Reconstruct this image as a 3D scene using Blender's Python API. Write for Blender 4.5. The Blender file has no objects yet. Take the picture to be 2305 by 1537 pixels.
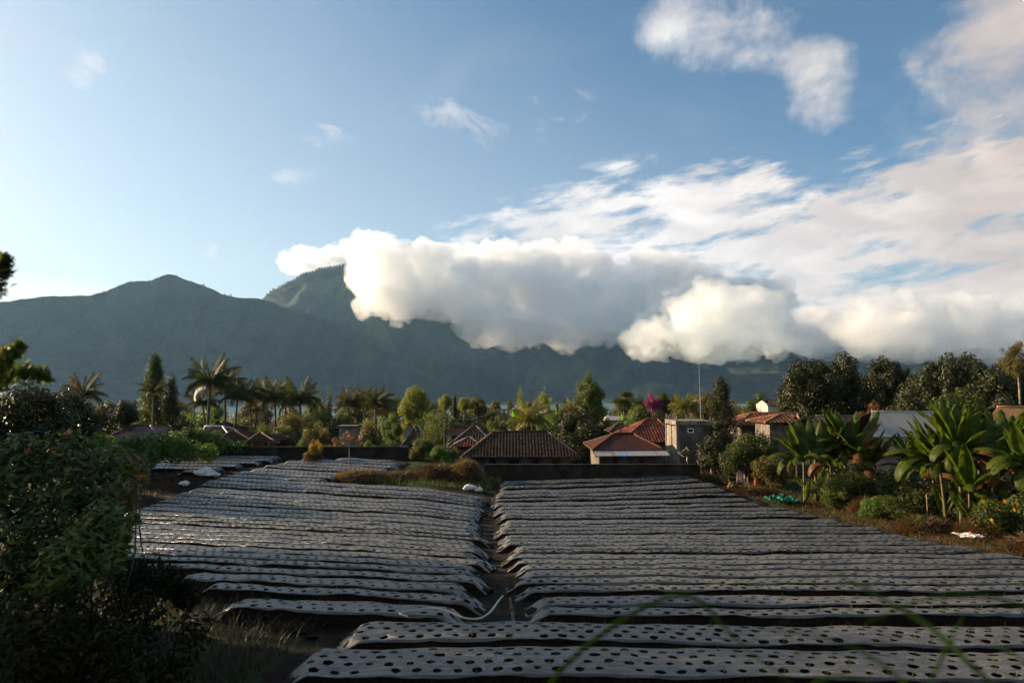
import bpy, math, random
import numpy as np
from mathutils import Vector, Matrix
R = math.radians
rng = np.random.default_rng(7)
random.seed(7)
scn = bpy.context.scene
col = scn.collection

# ---------------------------------------------------------------- camera
W0, H0, F0, HORIZON, CAMZ = 2305.0, 1537.0, 1537.0, 885.0, 3.4
PITCH = math.atan((HORIZON - H0 / 2) / F0)
cd = bpy.data.cameras.new('camera')
cam = bpy.data.objects.new('camera', cd)
col.objects.link(cam)
cam.location = (0, 0, CAMZ)
cam.rotation_euler = (math.pi / 2 + PITCH, 0, 0)
cd.sensor_width = 36.0
cd.lens = 24.0
cd.clip_start = 0.05
cd.clip_end = 60000
cd.dof.use_dof = True
cd.dof.focus_distance = 30.0
cd.dof.aperture_fstop = 2.0
scn.camera = cam

# ---------------------------------------------------------------- sun, exposure, sampling
SUN_AZ, SUN_EL = R(-67), R(16)          # to the left of the view, low, a little beyond the field
SUN_DIR = Vector((math.sin(SUN_AZ) * math.cos(SUN_EL), math.cos(SUN_AZ) * math.cos(SUN_EL), math.sin(SUN_EL)))
sl = bpy.data.lights.new('sun', 'SUN')
sl.energy = 5.0
sl.angle = R(0.6)
sl.color = (1.0, 0.77, 0.50)
so = bpy.data.objects.new('sun', sl)
col.objects.link(so)
so.rotation_euler = SUN_DIR.to_track_quat('Z', 'Y').to_euler()
so.location = SUN_DIR * 100
vs = scn.view_settings
scn.display_settings.display_device = 'sRGB'
vs.view_transform = 'Standard'
vs.look = 'None'
vs.exposure = 1.35
vs.gamma = 1.0
vs.use_curve_mapping = False
cy = scn.cycles
cy.use_denoising = True
cy.denoising_prefilter = 'FAST'
cy.denoiser = 'OPENIMAGEDENOISE'
cy.max_bounces = 22
cy.diffuse_bounces = 2
cy.glossy_bounces = 2
cy.transmission_bounces = 3
cy.transparent_max_bounces = 8
cy.volume_bounces = 20
cy.use_adaptive_sampling = True
cy.adaptive_threshold = 0.02
cy.sample_clamp_indirect = 4.0
cy.caustics_reflective = False
cy.caustics_refractive = False


# ---------------------------------------------------------------- small helpers
def ray(px, py):
    a, u = (px - W0 / 2) / F0, (H0 / 2 - py) / F0
    c, s = math.cos(PITCH), math.sin(PITCH)
    return a, c - u * s, s + u * c


def at(px, py, Y):
    """the point at distance Y along the view that the photograph shows at px, py"""
    a, b, c = ray(px, py)
    t = Y / b
    return Vector((a * t, Y, CAMZ + c * t))


def gnd(px, py, z=0.0):
    a, b, c = ray(px, py)
    t = (z - CAMZ) / c
    return a * t, b * t


class E:
    """arithmetic on shader sockets"""
    def __init__(s, nt, sock): s.nt, s.k = nt, sock
    def op(s, o, *b, clamp=False):
        n = s.nt.nodes.new('ShaderNodeMath'); n.operation = o; n.use_clamp = clamp
        for i, v in enumerate((s,) + b):
            if isinstance(v, E): s.nt.links.new(v.k, n.inputs[i])
            else: n.inputs[i].default_value = v
        return E(s.nt, n.outputs[0])
    def __add__(s, o): return s.op('ADD', o)
    def __radd__(s, o): return s.op('ADD', o)
    def __sub__(s, o): return s.op('SUBTRACT', o)
    def __mul__(s, o): return s.op('MULTIPLY', o)
    def __rmul__(s, o): return s.op('MULTIPLY', o)
    def __truediv__(s, o): return s.op('DIVIDE', o)
    def step(s, a, b):
        n = s.nt.nodes.new('ShaderNodeMapRange'); n.interpolation_type = 'SMOOTHSTEP'
        s.nt.links.new(s.k, n.inputs['Value']); n.inputs['From Min'].default_value = a; n.inputs['From Max'].default_value = b
        return E(s.nt, n.outputs['Result'])


def cxyz(nt, x, y, z=0.0):
    n = nt.nodes.new('ShaderNodeCombineXYZ')
    for i, v in enumerate((x, y, z)):
        if isinstance(v, E): nt.links.new(v.k, n.inputs[i])
        else: n.inputs[i].default_value = v
    return n.outputs[0]


def noise(nt, vec, scale, detail=4, rough=0.55, dist=0.0, lac=2.0):
    n = nt.nodes.new('ShaderNodeTexNoise')
    n.inputs['Scale'].default_value = scale; n.inputs['Detail'].default_value = detail
    n.inputs['Roughness'].default_value = rough; n.inputs['Distortion'].default_value = dist
    n.inputs['Lacunarity'].default_value = lac
    if vec is not None: nt.links.new(vec, n.inputs['Vector'])
    return E(nt, n.outputs['Fac'])


def mixc(nt, fac, a, b, blend='MIX'):
    n = nt.nodes.new('ShaderNodeMix'); n.data_type = 'RGBA'; n.blend_type = blend
    for i, v in ((0, fac), (6, a), (7, b)):
        if isinstance(v, E): nt.links.new(v.k, n.inputs[i])
        elif isinstance(v, (int, float)): n.inputs[i].default_value = v
        elif isinstance(v, tuple): n.inputs[i].default_value = (*v, 1) if len(v) == 3 else v
        else: nt.links.new(v, n.inputs[i])
    return n.outputs[2]


# ---------------------------------------------------------------- sky
wd = bpy.data.worlds.new('World')
scn.world = wd
wd.use_nodes = True
nt = wd.node_tree
nt.nodes.clear()
wo = nt.nodes.new('ShaderNodeOutputWorld')
bg = nt.nodes.new('ShaderNodeBackground')
bg.inputs['Strength'].default_value = 0.062
nt.links.new(bg.outputs[0], wo.inputs['Surface'])
sky = nt.nodes.new('ShaderNodeTexSky')
sky.sky_type = 'NISHITA'
sky.sun_disc = False
sky.sun_elevation = SUN_EL
sky.sun_rotation = SUN_AZ
sky.altitude = 1000
sky.air_density = 1.0
sky.dust_density = 3.0
sky.ozone_density = 2.0
tc = nt.nodes.new('ShaderNodeTexCoord')
sp = nt.nodes.new('ShaderNodeSeparateXYZ')
nt.links.new(tc.outputs['Generated'], sp.inputs[0])
dx, dy, dz = (E(nt, sp.outputs[i]) for i in range(3))
az = dx.op('ARCTAN2', dy)
el = dz.op('ARCSINE')


def azel(px, py):
    a, b, c = ray(px, py)
    l = math.sqrt(a * a + b * b + c * c)
    return math.atan2(a, b), math.asin(c / l)


def blob(px, py, rx, ry, rot=0.0, soft=0.0):
    """soft elliptical patch of sky; px, py of its middle, radii in pixels"""
    a0, e0 = azel(px, py)
    k = 1.0 / F0
    u, v = (az - a0) / k, (el - e0) / k
    c, s = math.cos(R(rot)), math.sin(R(rot))
    uu, vv = (u * c + v * s) / rx, (v * c - u * s) / ry
    d = (uu * uu + vv * vv).op('SQRT')
    return d.step(1.0, soft)


# streaky noise fields over the sky
rot = R(9)
su = az * math.cos(rot) + el * math.sin(rot)
sv = el * math.cos(rot) - az * math.sin(rot)
n_sheet = noise(nt, cxyz(nt, su * 8.0, sv * 26.0, 1.3), 1.0, 7, 0.6, 0.2)
n_sheet = n_sheet * 0.72 + noise(nt, cxyz(nt, su * 15.0, sv * 62.0, 3.3), 1.0, 5, 0.6, 0.2) * 0.28
n_big = noise(nt, cxyz(nt, az * 9.0, el * 11.0, 4.7), 1.0, 8, 0.6, 0.2)
n_wisp = noise(nt, cxyz(nt, az * 14 - el * 10, el * 26 + az * 10, 9.1), 1.0, 6, 0.62, 0.5)
sheet_mask = blob(1980, 560, 1120, 280, 7, 0.25).op('MAXIMUM', blob(1380, 540, 600, 190, 10, 0.3)).op('MAXIMUM', blob(2900, 480, 900, 420, 0, 0.3))
sheet = ((n_sheet - 0.5) * 4.8 + sheet_mask * 0.86).step(0.16, 1.0) * sheet_mask.step(0.0, 0.2)
cum = blob(1640, 60, 290, 150, -8, 0.0).op('MAXIMUM', blob(1830, 195, 150, 210, 22, 0.0)).op('MAXIMUM', blob(2400, 120, 480, 330, 25, 0.2))
cum = ((n_big - 0.5) * 2.6 + cum).step(0.30, 1.35) * cum.step(0.0, 0.2) * 0.88
wis = blob(190, 165, 75, 90, -40).op('MAXIMUM', blob(670, 405, 110, 60, 20)).op('MAXIMUM', blob(745, 310, 120, 90, 0) * 0.85)
wis = wis.op('MAXIMUM', blob(1040, 280, 260, 80, -22) * 0.9).op('MAXIMUM', blob(465, 572, 60, 45, 0)).op('MAXIMUM', blob(1250, 250, 200, 100, 0) * 0.7)
wis = ((n_wisp - 0.5) * 2.6 + wis).step(0.5, 1.35) * wis.step(0.02, 0.3) * 0.5
low = blob(40, 655, 360, 60, 0, 0.2)
low = ((n_sheet - 0.5) * 2.2 + low).step(0.4, 1.0) * 0.7
veil = noise(nt, cxyz(nt, az * 2.0, el * 5.0, 2.2), 1.0, 5, 0.6, 0.4).step(0.48, 0.85) * 0.16
dens = sheet.op('MAXIMUM', cum).op('MAXIMUM', wis).op('MAXIMUM', low).op('MAXIMUM', veil)
dens = dens.op('MINIMUM', 0.97)
# clouds: creamy where the low sun reaches them, greyer in the thick middle
n_tone = noise(nt, cxyz(nt, az * 9 + 3, el * 20, 6.0), 1.0, 5, 0.5, 0.3)
ccol = mixc(nt, n_tone.step(0.35, 0.68), (5.7, 5.35, 5.2), (7.6, 7.15, 6.75))
warm = az.step(0.15, 0.85)
ccol = mixc(nt, warm, ccol, mixc(nt, 1.0, ccol, (0.70, 0.60, 0.52), 'MULTIPLY'))
# thin milky air, thickest low down and towards the sun
milk = (el * -0.80 + az * -0.36 + 0.44).op('MAXIMUM', 0.0).op('MINIMUM', 0.8)
skyb = mixc(nt, milk, mixc(nt, 1.0, sky.outputs[0], (0.82, 1.02, 1.03), 'MULTIPLY'), (4.75, 4.55, 4.35))
skyc = mixc(nt, dens, skyb, ccol)
nt.links.new(skyc, bg.inputs['Color'])
wd.cycles.sampling_method = 'MANUAL'
wd.cycles.sample_map_resolution = 256


# ---------------------------------------------------------------- mesh helpers
def link(name, me, mat=None, parent=None, label=None, cat=None, group=None, kind=None, loc=None, rot=None, scale=None):
    o = bpy.data.objects.new(name, me)
    col.objects.link(o)
    if mat is not None and me is not None and not me.materials:
        me.materials.append(mat)
    if parent is not None: o.parent = parent
    if label: o['label'] = label
    if cat: o['category'] = cat
    if group: o['group'] = group
    if kind: o['kind'] = kind
    if loc is not None: o.location = loc
    if rot is not None: o.rotation_euler = rot if not isinstance(rot, (int, float)) else (0, 0, rot)
    if scale is not None: o.scale = scale if not isinstance(scale, (int, float)) else (scale,) * 3
    return o


def mesh_np(name, V, F, smooth=False):
    """V (n,3); F either one (m,k) int array or a list of such arrays"""
    me = bpy.data.meshes.new(name)
    V = np.asarray(V, dtype=np.float32).reshape(-1, 3)
    Fs = [np.asarray(f, dtype=np.int32) for f in (F if isinstance(F, list) else [F]) if len(f)]
    nl = sum(f.size for f in Fs)
    npol = sum(len(f) for f in Fs)
    me.vertices.add(len(V))
    me.vertices.foreach_set('co', V.ravel())
    me.loops.add(nl)
    me.loops.foreach_set('vertex_index', np.concatenate([f.ravel() for f in Fs]))
    me.polygons.add(npol)
    starts, tot = [], 0
    for f in Fs:
        starts.append(tot + np.arange(len(f)) * f.shape[1])
        tot += f.size
    me.polygons.foreach_set('loop_start', np.concatenate(starts).astype(np.int32))
    me.polygons.foreach_set('use_smooth', np.full(npol, smooth))
    me.update(calc_edges=True)
    me.validate()
    return me


class Geo:
    """collects pieces of mesh"""
    def __init__(s): s.v, s.q, s.t, s.n = [], [], [], 0
    def add(s, V, Q=None, T=None):
        V = np.asarray(V, dtype=np.float64).reshape(-1, 3)
        if Q is not None and len(Q): s.q.append(np.asarray(Q, dtype=np.int64).reshape(-1, 4) + s.n)
        if T is not None and len(T): s.t.append(np.asarray(T, dtype=np.int64).reshape(-1, 3) + s.n)
        s.v.append(V); s.n += len(V)
        return s
    def box(s, x0, x1, y0, y1, z0, z1, M=None):
        V = np.array([(x, y, z) for z in (z0, z1) for y in (y0, y1) for x in (x0, x1)], float)
        if M is not None: V = V @ np.array(M.to_3x3()).T + np.array(M.translation)
        return s.add(V, [(0, 2, 3, 1), (4, 5, 7, 6), (0, 1, 5, 4), (2, 6, 7, 3), (0, 4, 6, 2), (1, 3, 7, 5)])
    def tube(s, P, r, k=6, cap=True):
        P = np.asarray(P, float); n = len(P)
        r = np.broadcast_to(np.asarray(r, float), (n,))
        T = np.gradient(P, axis=0); T /= np.linalg.norm(T, axis=1)[:, None] + 1e-9
        ref = np.where(np.abs(T[:, 2:3]) > 0.9, np.array([[1., 0, 0]]), np.array([[0, 0, 1.]]))
        A = np.cross(T, ref); A /= np.linalg.norm(A, axis=1)[:, None] + 1e-9
        B = np.cross(T, A)
        th = np.linspace(0, 2 * np.pi, k, endpoint=False)
        V = P[:, None] + r[:, None, None] * (np.cos(th)[None, :, None] * A[:, None] + np.sin(th)[None, :, None] * B[:, None])
        i = np.arange(n - 1)[:, None] * k; j = np.arange(k)[None]; j2 = (j + 1) % k
        Q = np.stack([i + j, i + j2, i + k + j2, i + k + j], -1).reshape(-1, 4)
        V = V.reshape(-1, 3)
        Tr = None
        if cap:
            V = np.vstack([V, P[0], P[-1]]); e = n * k
            Tr = [(e, (a + 1) % k, a) for a in range(k)] + [(e + 1, (n - 1) * k + a, (n - 1) * k + (a + 1) % k) for a in range(k)]
        return s.add(V, Q, Tr)
    def grid(s, P, flip=False):
        P = np.asarray(P, float); n, m = P.shape[:2]
        i = np.arange(n - 1)[:, None] * m; j = np.arange(m - 1)[None]
        Q = np.stack([i + j, i + j + 1, i + m + j + 1, i + m + j], -1).reshape(-1, 4)
        if flip: Q = Q[:, ::-1]
        return s.add(P.reshape(-1, 3), Q)
    def mesh(s, name, smooth=False):
        V = np.vstack(s.v); F = []
        if s.q: F.append(np.vstack(s.q))
        if s.t: F.append(np.vstack(s.t))
        return mesh_np(name, V, F, smooth)


def vnoise(x, y, z=0.0, seed=0):
    """smooth value noise in numpy, about -1..1"""
    x, y, z = np.broadcast_arrays(np.asarray(x, float), np.asarray(y, float), np.asarray(z, float))
    def h(i, j, k):
        n = (i * 374761393 + j * 668265263 + k * 2147483647 + seed * 974711) & 0xFFFFFFFF
        n = ((n ^ (n >> 13)) * 1274126177) & 0xFFFFFFFF
        n = ((n ^ (n >> 16)) * 2246822519) & 0xFFFFFFFF
        return (n & 0xFFFF) / 32767.5 - 1.0
    xi, yi, zi = (np.floor(a).astype(np.int64) for a in (x, y, z))
    fx, fy, fz = x - xi, y - yi, z - zi
    fx, fy, fz = (f * f * (3 - 2 * f) for f in (fx, fy, fz))
    r = 0
    for a in (0, 1):
        for b in (0, 1):
            for c in (0, 1):
                r = r + h(xi + a, yi + b, zi + c) * (fx if a else 1 - fx) * (fy if b else 1 - fy) * (fz if c else 1 - fz)
    return r


def fbm(x, y, z=0.0, o=4, seed=0, g=0.5):
    r, a, f = 0, 1.0, 1.0
    for i in range(o):
        r = r + a * vnoise(np.asarray(x) * f, np.asarray(y) * f, np.asarray(z) * f, seed + i); a *= g; f *= 2.03
    return r


def sstep(a, b, x):
    t = np.clip((x - a) / (b - a), 0, 1)
    return t * t * (3 - 2 * t)


# ---------------------------------------------------------------- materials
def new_mat(name):
    m = bpy.data.materials.new(name); m.use_nodes = True
    t = m.node_tree; t.nodes.clear()
    out = t.nodes.new('ShaderNodeOutputMaterial')
    return m, t, out


def pbsdf(t, out, color, rough=0.8, spec=0.3, metal=0.0, normal=None):
    b = t.nodes.new('ShaderNodeBsdfPrincipled')
    if isinstance(color, tuple): b.inputs['Base Color'].default_value = (*color, 1)
    else: t.links.new(color, b.inputs['Base Color'])
    if isinstance(rough, E): t.links.new(rough.k, b.inputs['Roughness'])
    else: b.inputs['Roughness'].default_value = rough
    b.inputs['Specular IOR Level'].default_value = spec
    if isinstance(metal, E): t.links.new(metal.k, b.inputs['Metallic'])
    else: b.inputs['Metallic'].default_value = metal
    if normal is not None: t.links.new(normal, b.inputs['Normal'])
    if out is not None: t.links.new(b.outputs[0], out.inputs['Surface'])
    return b


def bump(t, h, strength=0.5, dist=0.02):
    b = t.nodes.new('ShaderNodeBump'); b.inputs['Strength'].default_value = strength; b.inputs['Distance'].default_value = dist
    t.links.new(h.k, b.inputs['Height'])
    return b.outputs[0]


def objco(t):
    return t.nodes.new('ShaderNodeTexCoord').outputs['Object']


def worldpos(t):
    return t.nodes.new('ShaderNodeNewGeometry').outputs['Position']


def noisy(name, c1, c2, scale=3.0, rough=0.85, spec=0.25, bumpd=0.01, bs=0.4, detail=6, c3=None, world=False, lo=0.35, hi=0.65, metal=0.0):
    m, t, out = new_mat(name)
    v = worldpos(t) if world else objco(t)
    n = noise(t, v, scale, detail, 0.6)
    c = mixc(t, n.step(lo, hi), c1, c2)
    if c3 is not None:
        c = mixc(t, noise(t, v, scale * 0.31, 5, 0.65).step(0.5, 0.68), c, c3)
    nn = bump(t, noise(t, v, scale * 4, 5, 0.6), bs, bumpd) if bumpd else None
    pbsdf(t, out, c, rough, spec, metal, nn)
    return m


def leafmat(name, c1, c2, c3=None, trans=0.4, rough=0.5, spec=0.35, frac=0.12):
    """leaf: varies leaf by leaf; lets some light through"""
    m, t, out = new_mat(name)
    g = t.nodes.new('ShaderNodeNewGeometry')
    ri = E(t, g.outputs['Random Per Island'])
    c = mixc(t, ri, c1, c2)
    n = noise(t, objco(t), 1.1, 3, 0.5)
    c = mixc(t, n.step(0.42, 0.7) * 0.6, c, tuple(0.55 * x for x in c1))
    if c3 is not None:
        c = mixc(t, (ri * 7.3).op('FRACT').op('GREATER_THAN', 1 - frac), c, c3)
    b = pbsdf(t, None, c, rough, spec)
    tr = t.nodes.new('ShaderNodeBsdfTranslucent')
    hs = t.nodes.new('ShaderNodeHueSaturation'); hs.inputs['Value'].default_value = 1.35; hs.inputs['Saturation'].default_value = 1.1; hs.inputs['Hue'].default_value = 0.49
    t.links.new(c, hs.inputs['Color']); t.links.new(hs.outputs[0], tr.inputs['Color'])
    mx = t.nodes.new('ShaderNodeMixShader'); mx.inputs[0].default_value = trans
    t.links.new(b.outputs[0], mx.inputs[1]); t.links.new(tr.outputs[0], mx.inputs[2])
    t.links.new(mx.outputs[0], out.inputs['Surface'])
    return m


def thing(name, label, cat, loc=(0, 0, 0), rz=0.0, group=None, scale=None):
    o = link(name, None, None, None, label, cat, group, None, loc, rz, scale)
    o.empty_display_size = 0.2
    return o


def copy_tree(o, parent=None):
    c = o.copy(); col.objects.link(c)
    if parent is not None: c.parent = parent
    for ch in o.children: copy_tree(ch, c)
    return c


# ---------------------------------------------------------------- terrain
LAKE_Z = -31.0
RIM_A = [(-1500, 700), (-900, 690), (-400, 700), (-150, 688), (0, 680), (60, 672), (120, 668), (200, 665), (240, 655), (268, 642), (290, 634), (310, 633), (345, 630), (365, 621), (380, 617),
         (396, 621), (410, 627), (450, 640), (500, 662), (540, 670), (590, 674), (640, 690), (700, 708), (760, 737), (850, 785), (950, 835), (1050, 875), (1130, 898), (1300, 915), (4000, 925)]
RIM_B = [(-1500, 840), (300, 800), (500, 720), (585, 676), (600, 664), (615, 655), (640, 640), (660, 634), (690, 615), (715, 607), (740, 603), (795, 594), (830, 600), (900, 640), (1000, 680), (1150, 715),
         (1350, 745), (1600, 765), (1900, 780), (2300, 785), (4000, 800)]


def ridge_mesh(name, rim, dc, ds, seed, back=1500, crag=1.0):
    px = np.linspace(-1300, 3600, 720)
    py = np.interp(px, [p[0] for p in rim], [p[1] for p in rim])
    py = py + 1.6 * fbm(px / 22.0, 0, 0, 3, seed)
    dirs = np.array([ray(a, b) for a, b in zip(px, py)])
    tanel = dirs[:, 2] / np.hypot(dirs[:, 0], dirs[:, 1])
    azs = np.arctan2(dirs[:, 0], dirs[:, 1])
    crest = dc * (1 + 0.05 * fbm(px / 400.0, 3.1, 0, 3, seed + 5))
    zc = CAMZ + crest * tanel
    s = np.concatenate([np.linspace(0, 1, 90), 1 + np.linspace(0.012, 1, 22) ** 1.3])
    Rr = np.where(s[None] <= 1, ds + (crest[:, None] - ds) * s[None], crest[:, None] + (s[None] - 1) * back)
    z0 = LAKE_Z - 3
    prof = np.where(s <= 1, 0.10 * s + 0.90 * (0.45 * s + 0.55 * s ** 2.0), 1 - (s - 1) * 0.75)
    Z = z0 + (zc[:, None] - z0) * prof[None]
    X, Y = Rr * np.sin(azs)[:, None], Rr * np.cos(azs)[:, None]
    # gullies and spurs running down the slope; they die out at the crest line
    env = np.where(s <= 1, np.clip(s * (1 - s) * 4, 0, 1) ** 0.8, np.clip((s - 1) * 6, 0, 1))
    env = 0.85 * env ** 1.5 * np.clip((zc[:, None] - z0) / 450.0, 0.1, 1.2)
    warp = 60 * fbm(X / 500, Y / 500, 0, 3, seed + 9)
    g = 1 - np.abs(fbm((X + warp) / 260.0, (Y + warp) / 900.0, 0, 4, seed + 1))
    Z = Z + env * (150 * (g - 0.75) + 26 * fbm(X / 80, Y / 150, 0, 4, seed + 2) + 7 * crag * fbm(X / 22, Y / 22, 0, 3, seed + 3))
    Z = Z + 2.2 * vnoise(X / 9, Y / 9, 0, seed + 4) * np.where(np.abs(s - 1) < 1e-6, 0.3, 1.0)
    P = np.stack([X, Y, Z], -1)
    return Geo().grid(P, True).mesh(name, True), P


m_hill, t, out = new_mat('mountain_forest')
wp = worldpos(t)
nb = noise(t, wp, 0.006, 6, 0.6)
nf = noise(t, wp, 0.06, 6, 0.65)
geo = t.nodes.new('ShaderNodeNewGeometry')
spz = t.nodes.new('ShaderNodeSeparateXYZ'); t.links.new(geo.outputs['Position'], spz.inputs[0])
hgt = E(t, spz.outputs[2])
c = mixc(t, nf.step(0.35, 0.65), (0.008, 0.017, 0.012), (0.025, 0.040, 0.024))
c = mixc(t, (hgt + nb * 260.0).step(480, 680) * 0.7, c, (0.13, 0.14, 0.055))
c = mixc(t, noise(t, wp, 0.013, 6, 0.7).step(0.6, 0.75) * 0.25, c, (0.08, 0.075, 0.05))
c = mixc(t, noise(t, wp, 0.0028, 7, 0.7, 0.5).step(0.48, 0.58) * 0.75, c, (0.055, 0.066, 0.034))
mpg = t.nodes.new('ShaderNodeMapping'); mpg.inputs['Scale'].default_value = (1.0, 0.22, 0.35); t.links.new(wp, mpg.inputs[0])
c = mixc(t, noise(t, mpg.outputs[0], 0.011, 7, 0.65, 0.6).step(0.52, 0.62) * 0.7, c, (0.006, 0.012, 0.010))  # dark streaks down the slope put gully shade into the forest colour
pbsdf(t, out, c, 0.95, 0.1, 0, bump(t, noise(t, wp, 0.16, 5, 0.7), 0.9, 6.0))

me, P_A = ridge_mesh('mountain_front', RIM_A, 2950, 2420, 11)
link('mountain', me, m_hill, kind='structure', label='hazy green crater ridge with a rounded peak beyond the lake', cat='mountain')
me, P_B = ridge_mesh('mountain_back', RIM_B, 3500, 2430, 31, crag=1.6)
link('mountain', me, m_hill, kind='structure', label='higher shaded mountain whose top is lost in cloud', cat='mountain')

# lake
m_lake, t, out = new_mat('lake_water')
wp = worldpos(t)
pbsdf(t, out, mixc(t, noise(t, wp, 0.01, 4).step(0.4, 0.6), (0.10, 0.19, 0.16), (0.13, 0.22, 0.18)), 0.25, 0.4, 0, bump(t, noise(t, wp, 0.9, 4), 0.25, 0.3))
link('lake', mesh_np('lake', [(-6000, 350, LAKE_Z), (6000, 350, LAKE_Z), (6000, 3600, LAKE_Z), (-6000, 3600, LAKE_Z)], np.array([[0, 1, 2, 3]])), m_lake,
     kind='structure', label='strip of pale green lake below the mountains', cat='lake')


def surface_nets(Fd, org, h):
    """closed surface of Fd > 0 on a regular grid"""
    S = Fd > 0
    nx, ny, nz = Fd.shape
    V = np.zeros((nx - 1, ny - 1, nz - 1, 3)); cnt = np.zeros((nx - 1, ny - 1, nz - 1))
    cor = [(a, b, c) for a in (0, 1) for b in (0, 1) for c in (0, 1)]
    sub = lambda A, c: A[c[0]:nx - 1 + c[0], c[1]:ny - 1 + c[1], c[2]:nz - 1 + c[2]]
    for i, a in enumerate(cor):
        for b in cor[i + 1:]:
            if sum(abs(p - q) for p, q in zip(a, b)) != 1: continue
            fa, fb = sub(Fd, a), sub(Fd, b)
            x = (fa > 0) != (fb > 0)
            tt = np.where(x, fa / (fa - fb + 1e-12), 0)
            for k in range(3):
                V[..., k] += np.where(x, a[k] + tt * (b[k] - a[k]), 0)
            cnt += x
    act = cnt > 0
    idx = -np.ones(act.shape, int); idx[act] = np.arange(act.sum())
    ii = np.argwhere(act)
    P = (ii + V[act] / cnt[act][:, None]) * h + org
    Q = []
    for k in range(3):
        u, v = [(1, 2), (2, 0), (0, 1)][k]
        sl0 = [slice(1, -1)] * 3; sl1 = [slice(1, -1)] * 3
        sl0[k] = slice(0, -1); sl1[k] = slice(1, None)
        A, B = S[tuple(sl0)], S[tuple(sl1)]
        for pos in (True, False):
            loc = np.argwhere((A != B) & (A == pos))
            loc = loc + np.array([0 if q == k else 1 for q in range(3)])
            if not len(loc): continue
            eu = np.eye(3, dtype=int)[u]; ev = np.eye(3, dtype=int)[v]
            quad = [loc - eu - ev, loc - ev, loc, loc - eu]
            if not pos: quad = quad[::-1]
            Q.append(np.stack([idx[tuple(q.T)] for q in quad], -1))
    Q = np.vstack(Q)
    return P, Q[(Q >= 0).all(1)]


def cloud_field(blobs, h, seed, depth_sq=0.8, pads=1.35):
    """blobs: (px, py, Y, rx_px, ry_px); returns grid field built from heaped balls"""
    r = np.random.default_rng(seed)
    balls = []
    for (px, py, Y, rx, ry) in blobs:
        c = np.array(at(px, py, Y)); k = Y / F0
        a, b = rx * k, ry * k
        d = (a + b) / 2 * depth_sq
        n = int(36 + 20 * max(a / b, b / a))
        # first generation inside the ellipsoid
        gen = []
        for _ in range(n):
            v = r.normal(size=3); v /= np.linalg.norm(v); rr = r.random() ** 0.4
            p = c + v * rr * np.array([a, d, b]) * 0.8
            gen.append((p, min(a, b) * r.uniform(0.20, 0.46)))
        balls += gen
        for f, mult in ((0.48, 5), (0.42, 4)):
            nxt = []
            for p, q in gen:
                for _ in range(mult):
                    v = r.normal(size=3); v[2] += 0.25; v /= np.linalg.norm(v)
                    nxt.append((p + v * q * 0.86, q * f * r.uniform(0.6, 1.25)))
            balls += nxt; gen = nxt
    C = np.array([b[0] for b in balls]); Q = np.array([b[1] for b in balls])
    lo, hi = (C - Q[:, None] * pads).min(0) - 3 * h, (C + Q[:, None] * pads).max(0) + 3 * h
    n = np.ceil((hi - lo) / h).astype(int) + 1
    Fd = np.full(n, -4.0 * h, np.float32)
    ax = [lo[i] + np.arange(n[i]) * h for i in range(3)]
    for p, q in zip(C, Q):
        i0 = np.maximum(((p - q - 3 * h - lo) / h).astype(int), 0); i1 = np.minimum(((p + q + 3 * h - lo) / h).astype(int) + 2, n)
        sl = tuple(slice(a, b) for a, b in zip(i0, i1))
        d = np.sqrt((ax[0][sl[0]][:, None, None] - p[0]) ** 2 + (ax[1][sl[1]][None, :, None] - p[1]) ** 2 + (ax[2][sl[2]][None, None] - p[2]) ** 2)
        Fd[sl] = np.maximum(Fd[sl], q - d)
    return Fd, lo, h, ax


def cloud_mat(name, dens, g=0.45, colr=(0.998, 0.998, 0.998)):
    m, t, out = new_mat(name)
    v = t.nodes.new('ShaderNodeVolumeScatter')
    v.inputs['Color'].default_value = (*colr, 1); v.inputs['Density'].default_value = dens; v.inputs['Anisotropy'].default_value = g
    t.links.new(v.outputs[0], out.inputs['Volume'])
    return m


def make_cloud(blobs, h, seed, label, dens=0.03, wisp=0.006):
    Fd, lo, h, ax = cloud_field(blobs, h, seed)
    X, Y, Z = np.meshgrid(*ax, indexing='ij')
    nz = fbm(X / (8 * h), Y / (8 * h), Z / (8 * h), 4, seed, 0.72) * 3.0 * h
    root = thing('cloud', label, 'cloud', group='clouds hugging the mountain'); root['kind'] = 'stuff'
    P, Q = surface_nets(Fd - 2.0 * h + nz, lo, h)
    link('core', mesh_np('cloud_core', P, Q, True), cloud_mat('cloud_core', dens), root)
    nw = (fbm(X / (15 * h), Y / (15 * h), Z / (9 * h), 5, seed + 40, 0.68)) * 3.6 * h
    P, Q = surface_nets(np.where(Fd > -3.0 * h, np.minimum(Fd, 2 * h) + 1.4 * h + nw, -h), lo, h)
    link('veil', mesh_np('cloud_veil', P, Q, True), cloud_mat('cloud_veil', wisp), root)
    return root


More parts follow.
